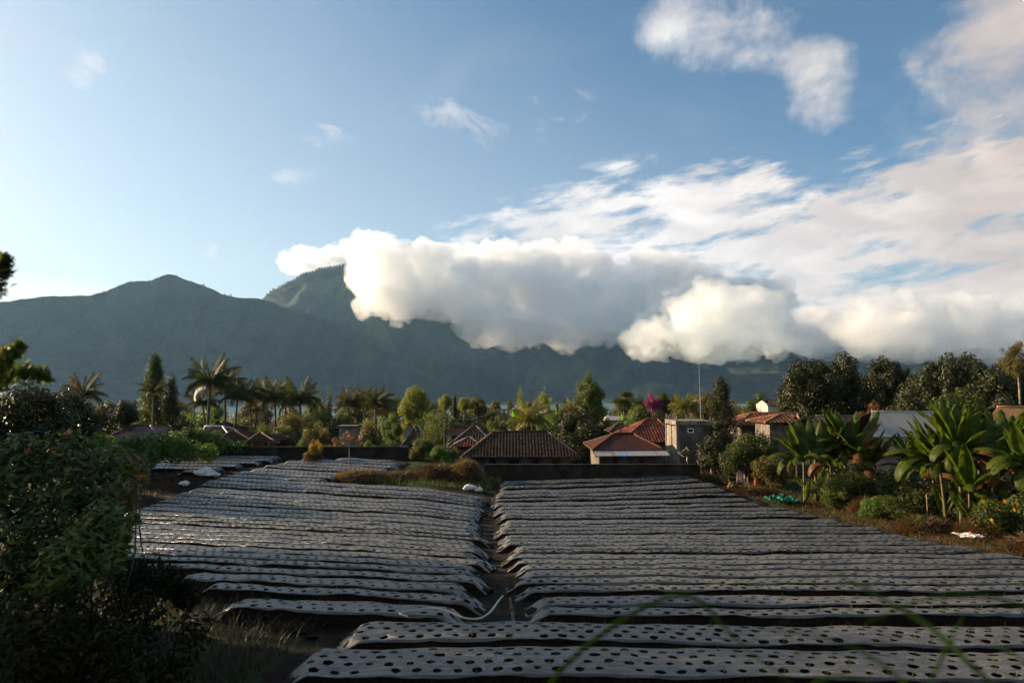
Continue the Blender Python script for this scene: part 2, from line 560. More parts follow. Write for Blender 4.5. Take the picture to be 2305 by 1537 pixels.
CLOUDS = [
    ([(740, 585, 4000, 90, 32), (670, 588, 4050, 55, 24), (800, 570, 3980, 60, 34)], 10.0, 21, 'small white cloud rising behind the steep wooded summit', 0.02, 0.005),
    ([(850, 600, 3000, 70, 75), (890, 655, 2950, 110, 55), (960, 610, 3050, 110, 60), (1120, 600, 3150, 150, 50), (1020, 690, 2880, 80, 34), (900, 680, 2900, 80, 40), (940, 705, 2860, 60, 20), (1080, 650, 2980, 140, 65), (1180, 640, 3050, 120, 60)],
     8.0, 3, 'tall white cloud spilling over the shaded mountain top', 0.015, 0.009),
    ([(1100, 720, 2850, 70, 60), (1180, 735, 2800, 90, 50), (1080, 735, 2780, 60, 30), (1160, 750, 2760, 60, 26), (1260, 720, 2850, 110, 60), (1330, 690, 2900, 110, 70), (1250, 640, 3000, 120, 50), (1370, 740, 2800, 70, 40), (1380, 640, 3100, 110, 45), (1280, 590, 3150, 130, 45), (1430, 700, 2900, 90, 60), (1480, 650, 3000, 110, 45), (1550, 640, 3000, 90, 40), (1480, 610, 3050, 120, 40), (1700, 660, 2900, 110, 40)],
     8.5, 5, 'grey-bottomed cloud lying along the middle of the mountain slope', 0.011, 0.009),
    ([(1600, 735, 2100, 120, 75), (1595, 675, 2120, 55, 40), (1500, 760, 2080, 100, 45), (1690, 715, 2130, 110, 60), (1740, 765, 2130, 100, 42), (1450, 780, 2050, 60, 25), (1620, 785, 2050, 110, 26)],
     6.5, 8, 'bright heaped cloud with a pointed top low over the slope', 0.018, 0.009),
    ([(2000, 740, 2250, 140, 70), (2150, 740, 2250, 150, 70), (2300, 745, 2250, 150, 65), (1850, 750, 2500, 90, 60), (2450, 740, 2300, 150, 70), (2060, 780, 2200, 200, 30), (2300, 785, 2200, 200, 30), (2640, 735, 2350, 160, 75), (2840, 745, 2400, 170, 70), (3050, 740, 2450, 180, 80)],
     8.0, 12, 'creamy cloud bank behind the large dark trees', 0.016, 0.009),
]
for a in CLOUDS:
    make_cloud(*a)


# ---------------------------------------------------------------- ground
def yedge(x):
    """where the field ends at a wall and the ground steps down to the village"""
    return 37.6 + (32.4 - 37.6) * sstep(-2.4, -1.4, x)


KR = ([0, 9.8, 13, 16.2, 19.4, 22.6, 26.5, 29, 32, 60], [0, 0, 0.23, 0.55, 0.85, 1.04, 1.12, 0.98, 0.65, 0.65])
KL = ([0, 9.8, 13, 16.2, 19.4, 22.6, 26.5, 31, 36.9, 60], [0, 0, 0.20, 0.48, 0.72, 0.85, 0.85, 0.55, 0.12, 0.12])


def dip(x, y):
    """the field sinks in a shallow hollow and comes up again to the walls"""
    k = sstep(-4.0, 0.0, x)
    return np.interp(y, *KL) * (1 - k) + np.interp(y, *KR) * k


def zt(x, y):
    x, y = np.asarray(x, float), np.asarray(y, float)
    d = dip(x, y)
    s1 = sstep(0.2, 1.6, y - yedge(x))
    s2 = sstep(29, 42, y)
    r = sstep(8.5, 10.5, x)
    z = -(d * (1 - s1) + 2.7 * s1) * (1 - r) - (d * (1 - s2) + 1.7 * s2) * r
    z = z - np.clip(y - 50, 0, 2000) * 0.036
    z = z + 1.75 * sstep(5.5, 2.2, y)
    z = z + 0.35 * sstep(-4.6, -7.5, x + 0.12 * (y - 9)) * sstep(12, 8, y)
    z = z + 0.4 * fbm(x / 30, y / 30, 0, 3, 77) * sstep(50, 90, y)
    return np.maximum(z, LAKE_Z - 6)


def YM(px, Y):
    """distance of something judged to stand at Y on level ground, once the hollow is allowed for"""
    K, end = (KR, [(35.0, 35.6), (40, 40)]) if px > 1100 else (KL, [(38.5, 38.5), (40, 40)])
    yn = np.linspace(9.8, K[0][-2], 60); old = CAMZ * yn / (CAMZ + np.interp(yn, *K))
    xs = np.concatenate([[0], old, [e[0] for e in end], [1e5]]); ys = np.concatenate([[0], yn, [e[1] for e in end], [1e5]])
    return float(np.interp(Y, xs, ys))


def gnd_t(px, py, dz=0.0):
    """where the line of sight meets the ground (raised by dz)"""
    a, b, c = ray(px, py)
    y = np.linspace(6, 45, 1600); x = a / b * y; z = CAMZ + c / b * y
    f = z - (zt(x, y) + dz)
    k = np.nonzero(f < 0)[0]
    if not len(k): return a / b * 44.0, 44.0
    i = max(k[0], 1); t_ = f[i - 1] / (f[i - 1] - f[i])
    return float(x[i - 1] + t_ * (x[i] - x[i - 1])), float(y[i - 1] + t_ * (y[i] - y[i - 1]))


def zf(x, y): return float(zt(x, y))


gx = np.concatenate([-np.geomspace(60, 6000, 26)[::-1], np.linspace(-58, 58, 233), np.geomspace(60, 6000, 26)])
gy = np.concatenate([-np.geomspace(10, 380, 12)[::-1], np.linspace(-9, 62, 143), np.geomspace(63, 1400, 60)])
GX, GY = np.meshgrid(gx, gy, indexing='ij')
GZ = zt(GX, GY)
GZ = GZ + 0.035 * fbm(GX * 1.3, GY * 1.3, 0, 3, 5) * (np.abs(GX) < 60)
m_soil, t, out = new_mat('dark_volcanic_soil')
wp = worldpos(t)
n1 = noise(t, wp, 1.4, 8, 0.65); n2 = noise(t, wp, 22, 6, 0.65)
c = mixc(t, n2.step(0.35, 0.7), (0.007, 0.004, 0.003), (0.026, 0.014, 0.007))
c = mixc(t, n1.step(0.5, 0.7) * 0.6, c, (0.050, 0.029, 0.013))
pbsdf(t, out, c, 0.95, 0.15, 0, bump(t, noise(t, wp, 9, 8, 0.72), 1.0, 0.06))
m_ground, t, out = new_mat('village_ground')
wp = worldpos(t)
c = mixc(t, noise(t, wp, 0.5, 7, 0.65).step(0.4, 0.6), (0.022, 0.020, 0.008), (0.030, 0.045, 0.012))
c = mixc(t, noise(t, wp, 6, 6, 0.65).step(0.5, 0.7) * 0.6, c, (0.065, 0.045, 0.022))
pbsdf(t, out, c, 0.95, 0.15, 0, bump(t, noise(t, wp, 7, 8, 0.7), 1.0, 0.08))
link('ground', Geo().grid(np.stack([GX, GY, GZ], -1), True).mesh('ground', True), m_ground, kind='structure',
     label='dark ground under the fields and the village', cat='ground')


def soil_patch(name, pix, label, dz=0.03, cell=0.25):
    """a bare soil sheet a little above the ground, ragged along its rim"""
    poly = np.array([gnd_t(*p) if p[1] < 1500 else gnd(*p) for p in pix])
    lo, hi = poly.min(0), poly.max(0)
    xs, ys = np.arange(lo[0] - cell, hi[0] + cell, cell), np.arange(lo[1] - cell, hi[1] + cell, cell)
    X, Y = np.meshgrid(xs, ys, indexing='ij')
    ins = inside(poly, X + 0.12 * vnoise(X * 3, Y * 3), Y + 0.12 * vnoise(X * 3, Y * 3, 4))
    Z = zt(X, Y) + dz + 0.045 * fbm(X * 2.5, Y * 2.5, 0, 3, 3)
    k = ins[:-1, :-1] & ins[1:, :-1] & ins[:-1, 1:] & ins[1:, 1:]
    n, m = X.shape
    i, j = np.nonzero(k)
    Q = np.stack([i * m + j, (i + 1) * m + j, (i + 1) * m + j + 1, i * m + j + 1], -1)
    return link(name, mesh_np(name, np.stack([X, Y, Z], -1).reshape(-1, 3), Q, True), m_soil, kind='structure', label=label, cat='soil')


def inside(poly, X, Y):
    r = np.zeros(np.shape(X), bool)
    x0, y0 = poly[-1]
    for x1, y1 in poly:
        c = ((y0 > Y) != (y1 > Y)) & (X < (x1 - x0) * (Y - y0) / (y1 - y0 + 1e-12) + x0)
        r ^= c
        x0, y0 = x1, y1
    return r


soil_patch('field_soil', [(1590, 1070), (1131, 1078), (1095, 1100), (745, 1075), (880, 1058), (925, 1048), (925, 1029), (300, 1026), (290, 1050), (200, 1180), (200, 1290), (520, 1400), (700, 1440), (480, 1560), (480, 1760), (4300, 1760), (3200, 1490), (2700, 1340), (2320, 1255), (1900, 1172), (1720, 1132)],
           'bare dark soil between and around the covered beds')

# ---------------------------------------------------------------- covered beds
m_film, t, out = new_mat('silver_plastic_film')
oc = worldpos(t)
mp = t.nodes.new('ShaderNodeMapping'); mp.inputs['Scale'].default_value = (0.6, 3.0, 1.0); t.links.new(oc, mp.inputs[0])
w1 = noise(t, mp.outputs[0], 4.0, 6, 0.65, 0.6); w2 = noise(t, oc, 16.0, 5, 0.6, 0.3)
dirt = noise(t, oc, 1.7, 7, 0.68)
c = mixc(t, w1.step(0.3, 0.7), (0.055, 0.049, 0.043), (0.155, 0.138, 0.120))
c = mixc(t, dirt.step(0.55, 0.75) * 0.55, c, (0.050, 0.038, 0.028))
oi = t.nodes.new('ShaderNodeObjectInfo'); rd = E(t, oi.outputs['Random'])
c = mixc(t, rd * 0.3, c, (0.040, 0.037, 0.034))
hsum = w1 + w2 * 0.3
pbsdf(t, out, c, (dirt * 0.35 + 0.14), 0.55, 0.0, bump(t, hsum, 0.9, 0.05))
m_sprout = leafmat('sprout', (0.07, 0.13, 0.02), (0.14, 0.20, 0.035), trans=0.45)

ORD = ['first', 'second', 'third', 'fourth', 'fifth', 'sixth', 'seventh', 'eighth', 'ninth', 'tenth', 'eleventh', 'twelfth', 'thirteenth', 'fourteenth', 'fifteenth', 'sixteenth', 'seventeenth', 'eighteenth',
       'nineteenth', 'twentieth', 'twenty-first', 'twenty-second', 'twenty-third', 'twenty-fourth', 'twenty-fifth', 'twenty-sixth', 'twenty-seventh', 'twenty-eighth', 'twenty-ninth', 'thirtieth', 'thirty-first', 'thirty-second', 'thirty-third', 'thirty-fourth', 'thirty-fifth', 'thirty-sixth', 'thirty-seventh', 'thirty-eighth', 'thirty-ninth', 'fortieth', 'forty-first', 'forty-second', 'forty-third', 'forty-fourth']


def make_bed(C, width, label, group, seed, sprouts=0.5, height=0.24, near=False):
    """C: (n,2) centre line. Soil ridge, film with planting holes cut through it, seedlings in the holes"""
    r = np.random.default_rng(seed)
    C = np.asarray(C, float)
    seg = np.linalg.norm(np.diff(C, axis=0), axis=1); S = np.concatenate([[0], np.cumsum(seg)]); L = S[-1]
    if L < 0.8: return None
    org = np.array([C[len(C) // 2, 0], C[len(C) // 2, 1], 0.0])
    tan = np.gradient(C, axis=0); tan /= np.linalg.norm(tan, axis=1)[:, None]

    def pos(s, v):
        x, y = np.interp(s, S, C[:, 0]), np.interp(s, S, C[:, 1])
        tx, ty = np.interp(s, S, tan[:, 0]), np.interp(s, S, tan[:, 1])
        return x - ty * v, y + tx * v

    def top(s, v, sag=0.0):
        X, Y = pos(s, v)
        a = np.abs(v) / (width / 2)
        e = np.minimum(s, L - s)
        end = sstep(-0.02, 0.34, e + 0.05 * vnoise(v * 9, seed))
        z = height * (1 - 0.10 * a ** 2)
        z = z + 0.022 * fbm(X * 1.1, Y * 1.1, 0, 2, 12) + 0.012 * vnoise(X * 5, Y * 5, 0, 3)
        return X, Y, zt(X, Y) + 0.03 + (z - sag) * (0.12 + 0.88 * end)

    nC = max(3, int(L / 0.23)); nR = 4 if near else 3
    wt = width
    us = np.linspace(0, L, 2 * nC + 1)
    vs_ = np.linspace(-wt / 2, wt / 2, 2 * nR + 1)
    U, V = np.meshgrid(us, vs_, indexing='ij')
    X, Y, Z = top(U, V)
    lat = np.stack([X, Y, Z], -1)
    n2, m2 = lat.shape[:2]
    verts = [lat.reshape(-1, 3) - org]
    ci, cj = np.meshgrid(np.arange(nC), np.arange(nR), indexing='ij'); ci, cj = ci.ravel(), cj.ravel()
    du, dv = L / nC, wt / nR
    stag = 0.22 * np.where(cj % 2 == 0, 1, -1)
    hu = (ci + 0.5 + stag + r.uniform(-0.06, 0.06, len(ci))) * du
    hv = -wt / 2 + (cj + 0.5 + r.uniform(-0.1, 0.1, len(ci))) * dv
    k = 8
    th = np.arange(k) * np.pi / 4 - 3 * np.pi / 4
    hr = (1.0 if near else 0.84) * np.clip(r.normal(0.047, 0.008, (len(ci), 1)), 0.028, 0.064) * (1 + 0.12 * r.normal(size=(len(ci), k)))
    HU, HV = hu[:, None] + np.cos(th)[None] * hr * 1.2, hv[:, None] + np.sin(th)[None] * hr
    hx, hy, hz_ = top(HU, HV)
    verts.append((np.stack([hx, hy, hz_ - 0.004], -1)).reshape(-1, 3) - org)
    base = n2 * m2
    per = [(0, 0), (1, 0), (2, 0), (2, 1), (2, 2), (1, 2), (0, 2), (0, 1)]
    pi = np.stack([(2 * ci + a) * m2 + 2 * cj + b for a, b in per], 1)
    hi = base + np.arange(len(ci))[:, None] * k + np.arange(k)[None]
    skip = r.random(len(ci)) < 0.03
    Q = np.stack([pi, np.roll(pi, -1, 1), np.roll(hi, -1, 1), hi], -1)[~skip].reshape(-1, 4)
    fill = np.stack([pi[:, 0], pi[:, 2], pi[:, 4], pi[:, 6]], 1)[skip]
    Qs = [Q, fill]
    # film edges folded down the flanks, hem uneven
    for sgn in (-1, 1):
        e = []
        for q, (dvv, dzz) in enumerate(((0.0, 0.0), (0.016, -0.012), (0.019, -0.024))):
            xx, yy = pos(us, sgn * (wt / 2 + dvv))
            _, _, z0 = top(us, np.full_like(us, sgn * wt / 2))
            j = q / 2 * (0.022 * fbm(us * 1.7, seed, sgn, 3))
            e.append(np.stack([xx, yy, np.maximum(z0 + dzz + j, zt(xx, yy) + 0.035)], -1))
        e = np.stack(e, 1)
        off = sum(len(a) for a in verts)
        verts.append(e.reshape(-1, 3) - org)
        i = np.arange(len(us) - 1)[:, None] * 3; jj = np.arange(2)[None]
        q4 = np.stack([i + jj, i + jj + 1, i + 3 + jj + 1, i + 3 + jj], -1).reshape(-1, 4) + off
        Qs.append(q4[:, ::-1] if sgn < 0 else q4)
    film = mesh_np('plastic_film', np.vstack(verts), [np.vstack(Qs)], True)
    root = thing('mulch_bed', label, 'planting bed', tuple(org), 0, group)
    link('plastic_film', film, m_film, root)
    # soil ridge
    ss = np.linspace(-0.05, L + 0.05, max(4, int(L / 0.3)))
    vv = np.array([-0.5 * width - 0.075, -0.5 * width - 0.03, -0.5 * width + 0.005, -0.25 * width, 0.0, 0.25 * width, 0.5 * width - 0.005, 0.5 * width + 0.03, 0.5 * width + 0.075])
    U, V = np.meshgrid(np.clip(ss, 0.02, L - 0.02), np.clip(vv, -wt / 2, wt / 2), indexing='ij')
    _, _, zz = top(U, V, 0.03)
    U2, V2 = np.meshgrid(ss, vv, indexing='ij')
    xx, yy = pos(np.clip(U2, 0, L), V2)
    rim = np.abs(V2) > 0.5 * width + 0.05
    zz = np.where(rim, zt(xx, yy) - 0.03, zz - 0.11 * (np.abs(V2) > 0.5 * width + 0.01))
    zz = zz + np.where(np.abs(V2) > 0.5 * width + 0.01, 0.03 * fbm(xx * 6, yy * 6, 0, 2, 9), 0)
    link('soil_ridge', Geo().grid(np.stack([xx, yy, zz], -1) - org, True).mesh('soil_ridge', True), m_soil, root)
    # seedlings
    pick = np.nonzero((r.random(len(ci)) < sprouts) & ~skip)[0]
    if len(pick):
        nb = 3
        c = np.stack([hx[pick].mean(1), hy[pick].mean(1), hz_[pick].mean(1) - 0.03], -1) - org
        c = np.repeat(c, nb, 0) + np.concatenate([r.normal(0, 0.012, (len(pick) * nb, 2)), np.zeros((len(pick) * nb, 1))], 1)
        a = r.uniform(0, 2 * np.pi, len(c)); ln = r.uniform(0.025, 0.085, len(c)); lean = r.uniform(0.1, 0.7, len(c))
        wv = np.stack([-np.sin(a), np.cos(a), 0 * a], -1) * 0.004
        tip = c + np.stack([np.cos(a) * lean * ln, np.sin(a) * lean * ln, 0.03 + ln], -1)
        V3 = np.stack([c - wv, c + wv, tip], 1).reshape(-1, 3)
        o = link('seedlings', mesh_np('seedlings', V3, np.arange(len(V3)).reshape(-1, 3)), m_sprout, root, kind='stuff')
    return root


def fill_plot(pix, ang, s0, n, spacing, name, group, seed, sprouts, bend=None, gap=0.265, wide=()):
    """rows across a plot outlined in the photograph; each row clipped to the outline"""
    poly = np.array([gnd_t(*p, 0.25) for p in pix])
    k = 0; s = s0; made = []
    while k < n:
        sp_ = spacing * (1 + 0.05 * math.sin(k * 2.1) + 0.03 * math.cos(k * 5.3)); step_ = 0.17 if k in wide else 0.0
        a = ang(s)
        ux, uy = math.cos(a), math.sin(a)
        tt = np.arange(-40, 40, 0.15)
        X, Y = tt * ux, s + tt * uy
        if bend is not None: Y = Y + bend(X, s)
        ins = inside(poly, X, Y)
        if ins.any():
            idx = np.nonzero(ins)[0]
            runs = np.split(idx, np.nonzero(np.diff(idx) > 1)[0] + 1)
            run = max(runs, key=len)
            x, y = X[run], Y[run]
            if len(run) > 9:
                made.append((x, y + 0.05 * fbm(x * 0.35, s, 0, 2, 4) + step_ / 2, sp_ - gap - step_ + 0.05 * math.sin(k * 3.7)))
        s += sp_; k += 1
    for i, (x, y, w) in enumerate(made):
        tr = np.random.default_rng(seed + i).integers(0, 2, 2)
        x, y = x[tr[0]:len(x) - tr[1]], y[tr[0]:len(y) - tr[1]]
        make_bed(np.stack([x, y], 1)[::2], w, name % ORD[min(i, len(ORD) - 1)], group, seed + i * 7, sprouts)
    return made


# three long beds in front
for i, (yy, x0, wd_, lab) in enumerate(((7.20, -2.75, 0.72, 'silver plastic-covered bed along the bottom edge, under the grass blades'), (8.27, -2.65, 0.80, 'silver plastic-covered bed with large holes, second from the bottom edge'),
                                   (9.27, -2.30, 0.64, 'silver plastic-covered bed just in front of the pale hose'))):
    xs = np.arange(x0, 13.5, 0.4)
    make_bed(np.stack([xs, yy - 0.012 * xs + 0.05 * np.sin(xs * 0.5 + i)], 1), wd_, lab, 'long beds in front', 100 + i, 0.45, 0.26, True)
PLOT_R = [(1120, 1080), (1104, 1110), (1100, 1129), (1102, 1158), (1114, 1215), (1121, 1256), (1134, 1300), (1158, 1326), (1178, 1350), (1172, 1396), (4000, 1400), (3200, 1470), (2700, 1335), (2305, 1246), (2160, 1223), (2060, 1203), (1900, 1163), (1720, 1126), (1650, 1098), (1575, 1070)]
fill_plot(PLOT_R, lambda s: 0.15 * sstep(20, 31, s), 10.25, 34, 0.78, 'silver plastic-covered bed right of the dirt ditch, %s row from the hose', 'beds right of the ditch', 200, 0.45,
          lambda x, s: 0.02 * (x - 4) ** 2 * sstep(20, 31, s) * 0.3, wide=(0, 2, 8, 13, 17, 22, 25))
PLOT_L = [(1110, 1106), (1108, 1135), (1102, 1160), (1113, 1210), (1118, 1260), (1119, 1300), (1116, 1335), (1104, 1388), (800, 1386), (505, 1362), (400, 1300), (230, 1250), (220, 1170), (340, 1128), (488, 1070), (655, 1033), (700, 1030), (912, 1031), (912, 1048), (880, 1058), (742, 1080), (850, 1091), (1000, 1101)]
fill_plot(PLOT_L, lambda s: -0.25 + 0.06 * sstep(14, 10, s), 10.05, 52, 0.78, 'silver plastic-covered bed left of the dirt ditch, %s row from the hose', 'beds left of the ditch', 300, 0.25, wide=(1, 4, 7, 11, 12, 16, 20, 26, 31, 36))
PLOT_U = [(300, 1046), (318, 1056), (480, 1062), (560, 1046), (640, 1031), (640, 1024), (400, 1022)]
fill_plot(PLOT_U, lambda s: -0.05, 27.5, 14, 0.80, 'silver plastic-covered bed in the far corner plot by the grassy hedge, %s row', 'beds in the far corner plot', 400, 0.1)


# ---------------------------------------------------------------- plants: builders
def leaf_quads(c, nrm, size, r, aspect=0.5, fold=0.18):
    """one folded leaf per row of c, lying across nrm"""
    n = len(c)
    nrm = nrm / (np.linalg.norm(nrm, axis=1)[:, None] + 1e-9)
    a = r.normal(size=(n, 3)); a -= (a * nrm).sum(1)[:, None] * nrm; a /= np.linalg.norm(a, axis=1)[:, None] + 1e-9
    b = np.cross(nrm, a)
    s = np.broadcast_to(np.asarray(size, float), (n,))[:, None]
    V = np.stack([c - a * s, c + b * s * aspect - nrm * s * fold, c + a * s, c - b * s * aspect - nrm * s * fold], 1)
    return V.reshape(-1, 3), np.arange(4 * n).reshape(-1, 4)


def crown_mesh(name, seed, clumps, leaves, lsize, shape, cr=(0.22, 0.36), aspect=0.5, up=0.25, zsq=0.5):
    """shape(r) -> (centre points (k,3)); unit crown: radius 1, height 0..1"""
    r = np.random.default_rng(seed)
    C = shape(r, clumps)
    rad = r.uniform(*cr, len(C))
    w = rad ** 2; w = w / w.sum()
    pick = r.choice(len(C), leaves, p=w)
    d = r.normal(size=(leaves, 3)); d /= np.linalg.norm(d, axis=1)[:, None]
    rr = r.random(leaves) ** 0.38
    p = C[pick] + d * (rad[pick] * rr)[:, None] * np.array([1, 1, 0.52])
    p[:, 2] = np.maximum(p[:, 2], 0.002)
    V, Q = leaf_quads(np.zeros((leaves, 3)), d + np.array([0, 0, up]) + 0.5 * r.normal(size=(leaves, 3)), lsize * r.uniform(0.6, 1.3, leaves), r, aspect)
    V = V * np.array([1, 1, zsq]) + np.repeat(p, 4, 0)
    return mesh_np(name, V, Q), C


def shp_round(z0=0.3, flat=1.0):
    def f(r, k):
        d = r.normal(size=(k, 3)); d /= np.linalg.norm(d, axis=1)[:, None]
        q = r.uniform(0.35, 0.82, k)[:, None]
        p = d * q
        h = (1 - z0) / 2
        p = np.stack([p[:, 0], p[:, 1], z0 + h + p[:, 2] * h * 1.02], -1)
        p[:, :2] *= (1 - 0.25 * np.clip((p[:, 2:3] - 0.6) * 2, 0, 1)) * r.uniform(0.75, 1.12, (k, 1))
        return p
    return f


def shp_cone(z0=0.08, pw=0.8):
    def f(r, k):
        z = z0 + (0.98 - z0) * (np.arange(k) + r.random(k)) / k
        q = (1 - (z - z0) / (1 - z0)) ** pw * r.uniform(0.2, 0.8, k)
        a = r.uniform(0, 2 * np.pi, k)
        return np.stack([np.cos(a) * q, np.sin(a) * q, z], -1)
    return f


def shp_layer(z0=0.35):
    """flat-topped, in a few spreading layers"""
    def f(r, k):
        z = r.choice([z0 + 0.08, z0 + 0.3, z0 + 0.5, 0.93], k, p=[0.2, 0.3, 0.3, 0.2]) + r.normal(0, 0.03, k)
        q = np.sqrt(r.random(k)) * 0.85 * np.where(z > 0.85, 0.6, 1.0); a = r.uniform(0, 2 * np.pi, k)
        return np.stack([np.cos(a) * q, np.sin(a) * q, np.minimum(z, 0.95)], -1)
    return f


def trunk_mesh(name, seed, C, r0=0.07, forks=9):
    """tapered trunk with limbs reaching some of the clumps; unit frame like the crown"""
    r = np.random.default_rng(seed + 99)
    g = Geo()
    zm = np.median(C[:, 2])
    top = np.array([0.05, 0.03, zm])
    s = np.linspace(0, 1, 7)[:, None]
    P = s * top + np.concatenate([0.03 * np.sin(s * 4 + seed), 0.03 * np.cos(s * 3 + seed), 0 * s], 1) * s
    g.tube(P, np.linspace(r0, r0 * 0.45, 7) * np.array([1.35, 1, 1, 1, 1, 1, 1]), 7)
    for c in C[r.permutation(len(C))[:forks]]:
        b = P[r.integers(2, 6)]
        q = np.linspace(0, 1, 5)[:, None]
        L = b * (1 - q) + c * q + np.concatenate([0 * q, 0 * q, -0.05 * np.sin(q * np.pi)], 1)
        g.tube(L, np.linspace(r0 * 0.42, r0 * 0.1, 5), 5)
    return g.mesh(name, True)


LIB = {}


def lib(key, seed, clumps, leaves, lsize, shape, cr=(0.22, 0.36), aspect=0.5, r0=0.07, up=0.25, asp=1.0, zsq=0.5):
    """asp: crown height over crown width; 0 = crown as tall as the tree"""
    cm, C = crown_mesh('crown_' + key, seed, clumps, leaves, lsize, shape, cr, aspect, up, zsq)
    LIB[key] = (cm, trunk_mesh('limbs_' + key, seed, C, r0), asp, r0)


lib('broad1', 1, 40, 11000, 0.046, shp_round(0.0), (0.20, 0.38), asp=0.85)
lib('broad2', 2, 46, 11000, 0.046, shp_round(0.0), (0.18, 0.36), asp=1.05)
lib('broad3', 3, 30, 9000, 0.050, shp_round(0.0), (0.22, 0.42), asp=0.95)
lib('layer1', 4, 34, 8000, 0.046, shp_layer(0.1), (0.20, 0.34), asp=0.6)
lib('bush1', 5, 36, 8000, 0.054, shp_round(0.0), (0.26, 0.42), asp=1.1)
lib('bush2', 6, 30, 8000, 0.054, shp_round(0.02), (0.24, 0.45), asp=1.0)
lib('bush3', 7, 44, 7000, 0.048, shp_round(0.03), (0.2, 0.36), asp=0.95)
lib('cone1', 8, 90, 12000, 0.075, shp_cone(0.10, 0.8), (0.14, 0.28), 0.16, 0.06, -0.3, asp=0, zsq=0.2)
lib('cone2', 9, 50, 8000, 0.085, shp_cone(0.10, 0.6), (0.18, 0.36), 0.2, 0.05, -0.3, asp=0, zsq=0.25)
lib('pillar', 10, 50, 6000, 0.085, shp_cone(0.02, 0.35), (0.35, 0.55), 0.2, 0.05, 0.6, asp=0, zsq=0.2)
lib('sparse', 11, 16, 700, 0.060, shp_round(0.25), (0.16, 0.3), 0.5, 0.022, asp=0.6)
lib('airy', 12, 46, 5200, 0.040, shp_round(0.0), (0.12, 0.24), 0.5, 0.04, asp=1.0)

m_bark = noisy('bark', (0.050, 0.038, 0.026), (0.13, 0.105, 0.08), 4.0, 0.95, 0.1, 0.02, 0.8)
m_palebark = noisy('pale_bark', (0.16, 0.12, 0.08), (0.34, 0.27, 0.19), 4.0, 0.9, 0.15, 0.02, 0.6)
LM = {
    'dark': leafmat('leaf_dark_green', (0.019, 0.024, 0.004), (0.043, 0.048, 0.008), (0.060, 0.054, 0.011), 0.22, frac=0.06),
    'deep': leafmat('leaf_deep_green', (0.028, 0.046, 0.007), (0.066, 0.092, 0.012), (0.14, 0.13, 0.02), 0.34),
    'mid': leafmat('leaf_mid_green', (0.052, 0.084, 0.012), (0.115, 0.145, 0.022), (0.19, 0.17, 0.03), 0.38),
    'bright': leafmat('leaf_bright_green', (0.060, 0.120, 0.018), (0.13, 0.20, 0.035), (0.18, 0.22, 0.05), 0.42),
    'lime': leafmat('leaf_yellow_green', (0.13, 0.16, 0.025), (0.24, 0.25, 0.045), (0.30, 0.28, 0.06), 0.45),
    'olive': leafmat('leaf_olive', (0.080, 0.078, 0.016), (0.165, 0.135, 0.028), (0.22, 0.15, 0.03), 0.38),
    'rust': leafmat('leaf_rusty', (0.10, 0.055, 0.018), (0.20, 0.10, 0.028), (0.26, 0.16, 0.04), 0.35),
    'gold': leafmat('leaf_golden', (0.26, 0.17, 0.012), (0.42, 0.28, 0.02), (0.20, 0.16, 0.03), 0.45),
    'magenta': leafmat('blossom_magenta', (0.22, 0.012, 0.10), (0.36, 0.03, 0.18), (0.06, 0.08, 0.02), 0.4, frac=0.2),
    'red': leafmat('leaf_red', (0.22, 0.03, 0.012), (0.32, 0.06, 0.02), (0.08, 0.08, 0.02), 0.35, frac=0.3),
}


LM['scrub'] = leafmat('leaf_scrub', (0.008, 0.010, 0.003), (0.022, 0.023, 0.007), (0.06, 0.04, 0.012), 0.2, 0.7, 0.05, 0.1)


def setmat(o, m):
    o.material_slots[0].link = 'OBJECT'
    o.material_slots[0].material = m


def tree(key, px, pytop, wpx, Y, label, leaf='mid', cat='tree', name=None, bark=None, rz=None, hmul=1.0, group='trees and shrubs of the village', dep=None, base=None):
    Y = YM(px, Y)
    p = at(px, pytop, Y)
    z0 = zf(p.x, Y) - 0.05 if base is None else base
    h = (p.z - z0) * hmul
    w = wpx * Y / F0 / 2
    r = random.Random(int(px * 7 + pytop * 13 + Y))
    rz = r.uniform(0, 6.28) if rz is None else rz
    cm, tm, asp, r0 = LIB[key]
    if name is None: name = 'shrub' if key.startswith('bush') else 'tree'
    root = thing(name, label, cat, (p.x, Y, z0), rz, group)
    d = w if dep is None else dep
    ch = h if asp == 0 else min(h * 0.97, 2 * w * asp * 1.15)
    o = link('crown', cm, LM[leaf], root, scale=(w / 1.02, d / 1.02, ch), loc=(0, 0, h - ch)); setmat(o, LM[leaf])
    o = link('limbs', tm, m_bark, root, scale=(w / 1.02, d / 1.02, ch), loc=(0, 0, h - ch)); setmat(o, bark or m_bark)
    if h - ch > 0.25:
        q = np.linspace(0, 1, 6); rb = r0 * w
        P = np.stack([0.25 * rb * np.sin(q * 5 + px), 0.25 * rb * np.cos(q * 4 + px) - 0.25 * rb, q * (h - ch) - 0.1], -1); P[-1, :2] = 0; P[-1, 2] += 0.2
        link('trunk', Geo().tube(P, np.linspace(rb * 1.5, rb * 1.2, 6), 8).mesh('trunk', True), bark or m_bark, root)
    return root


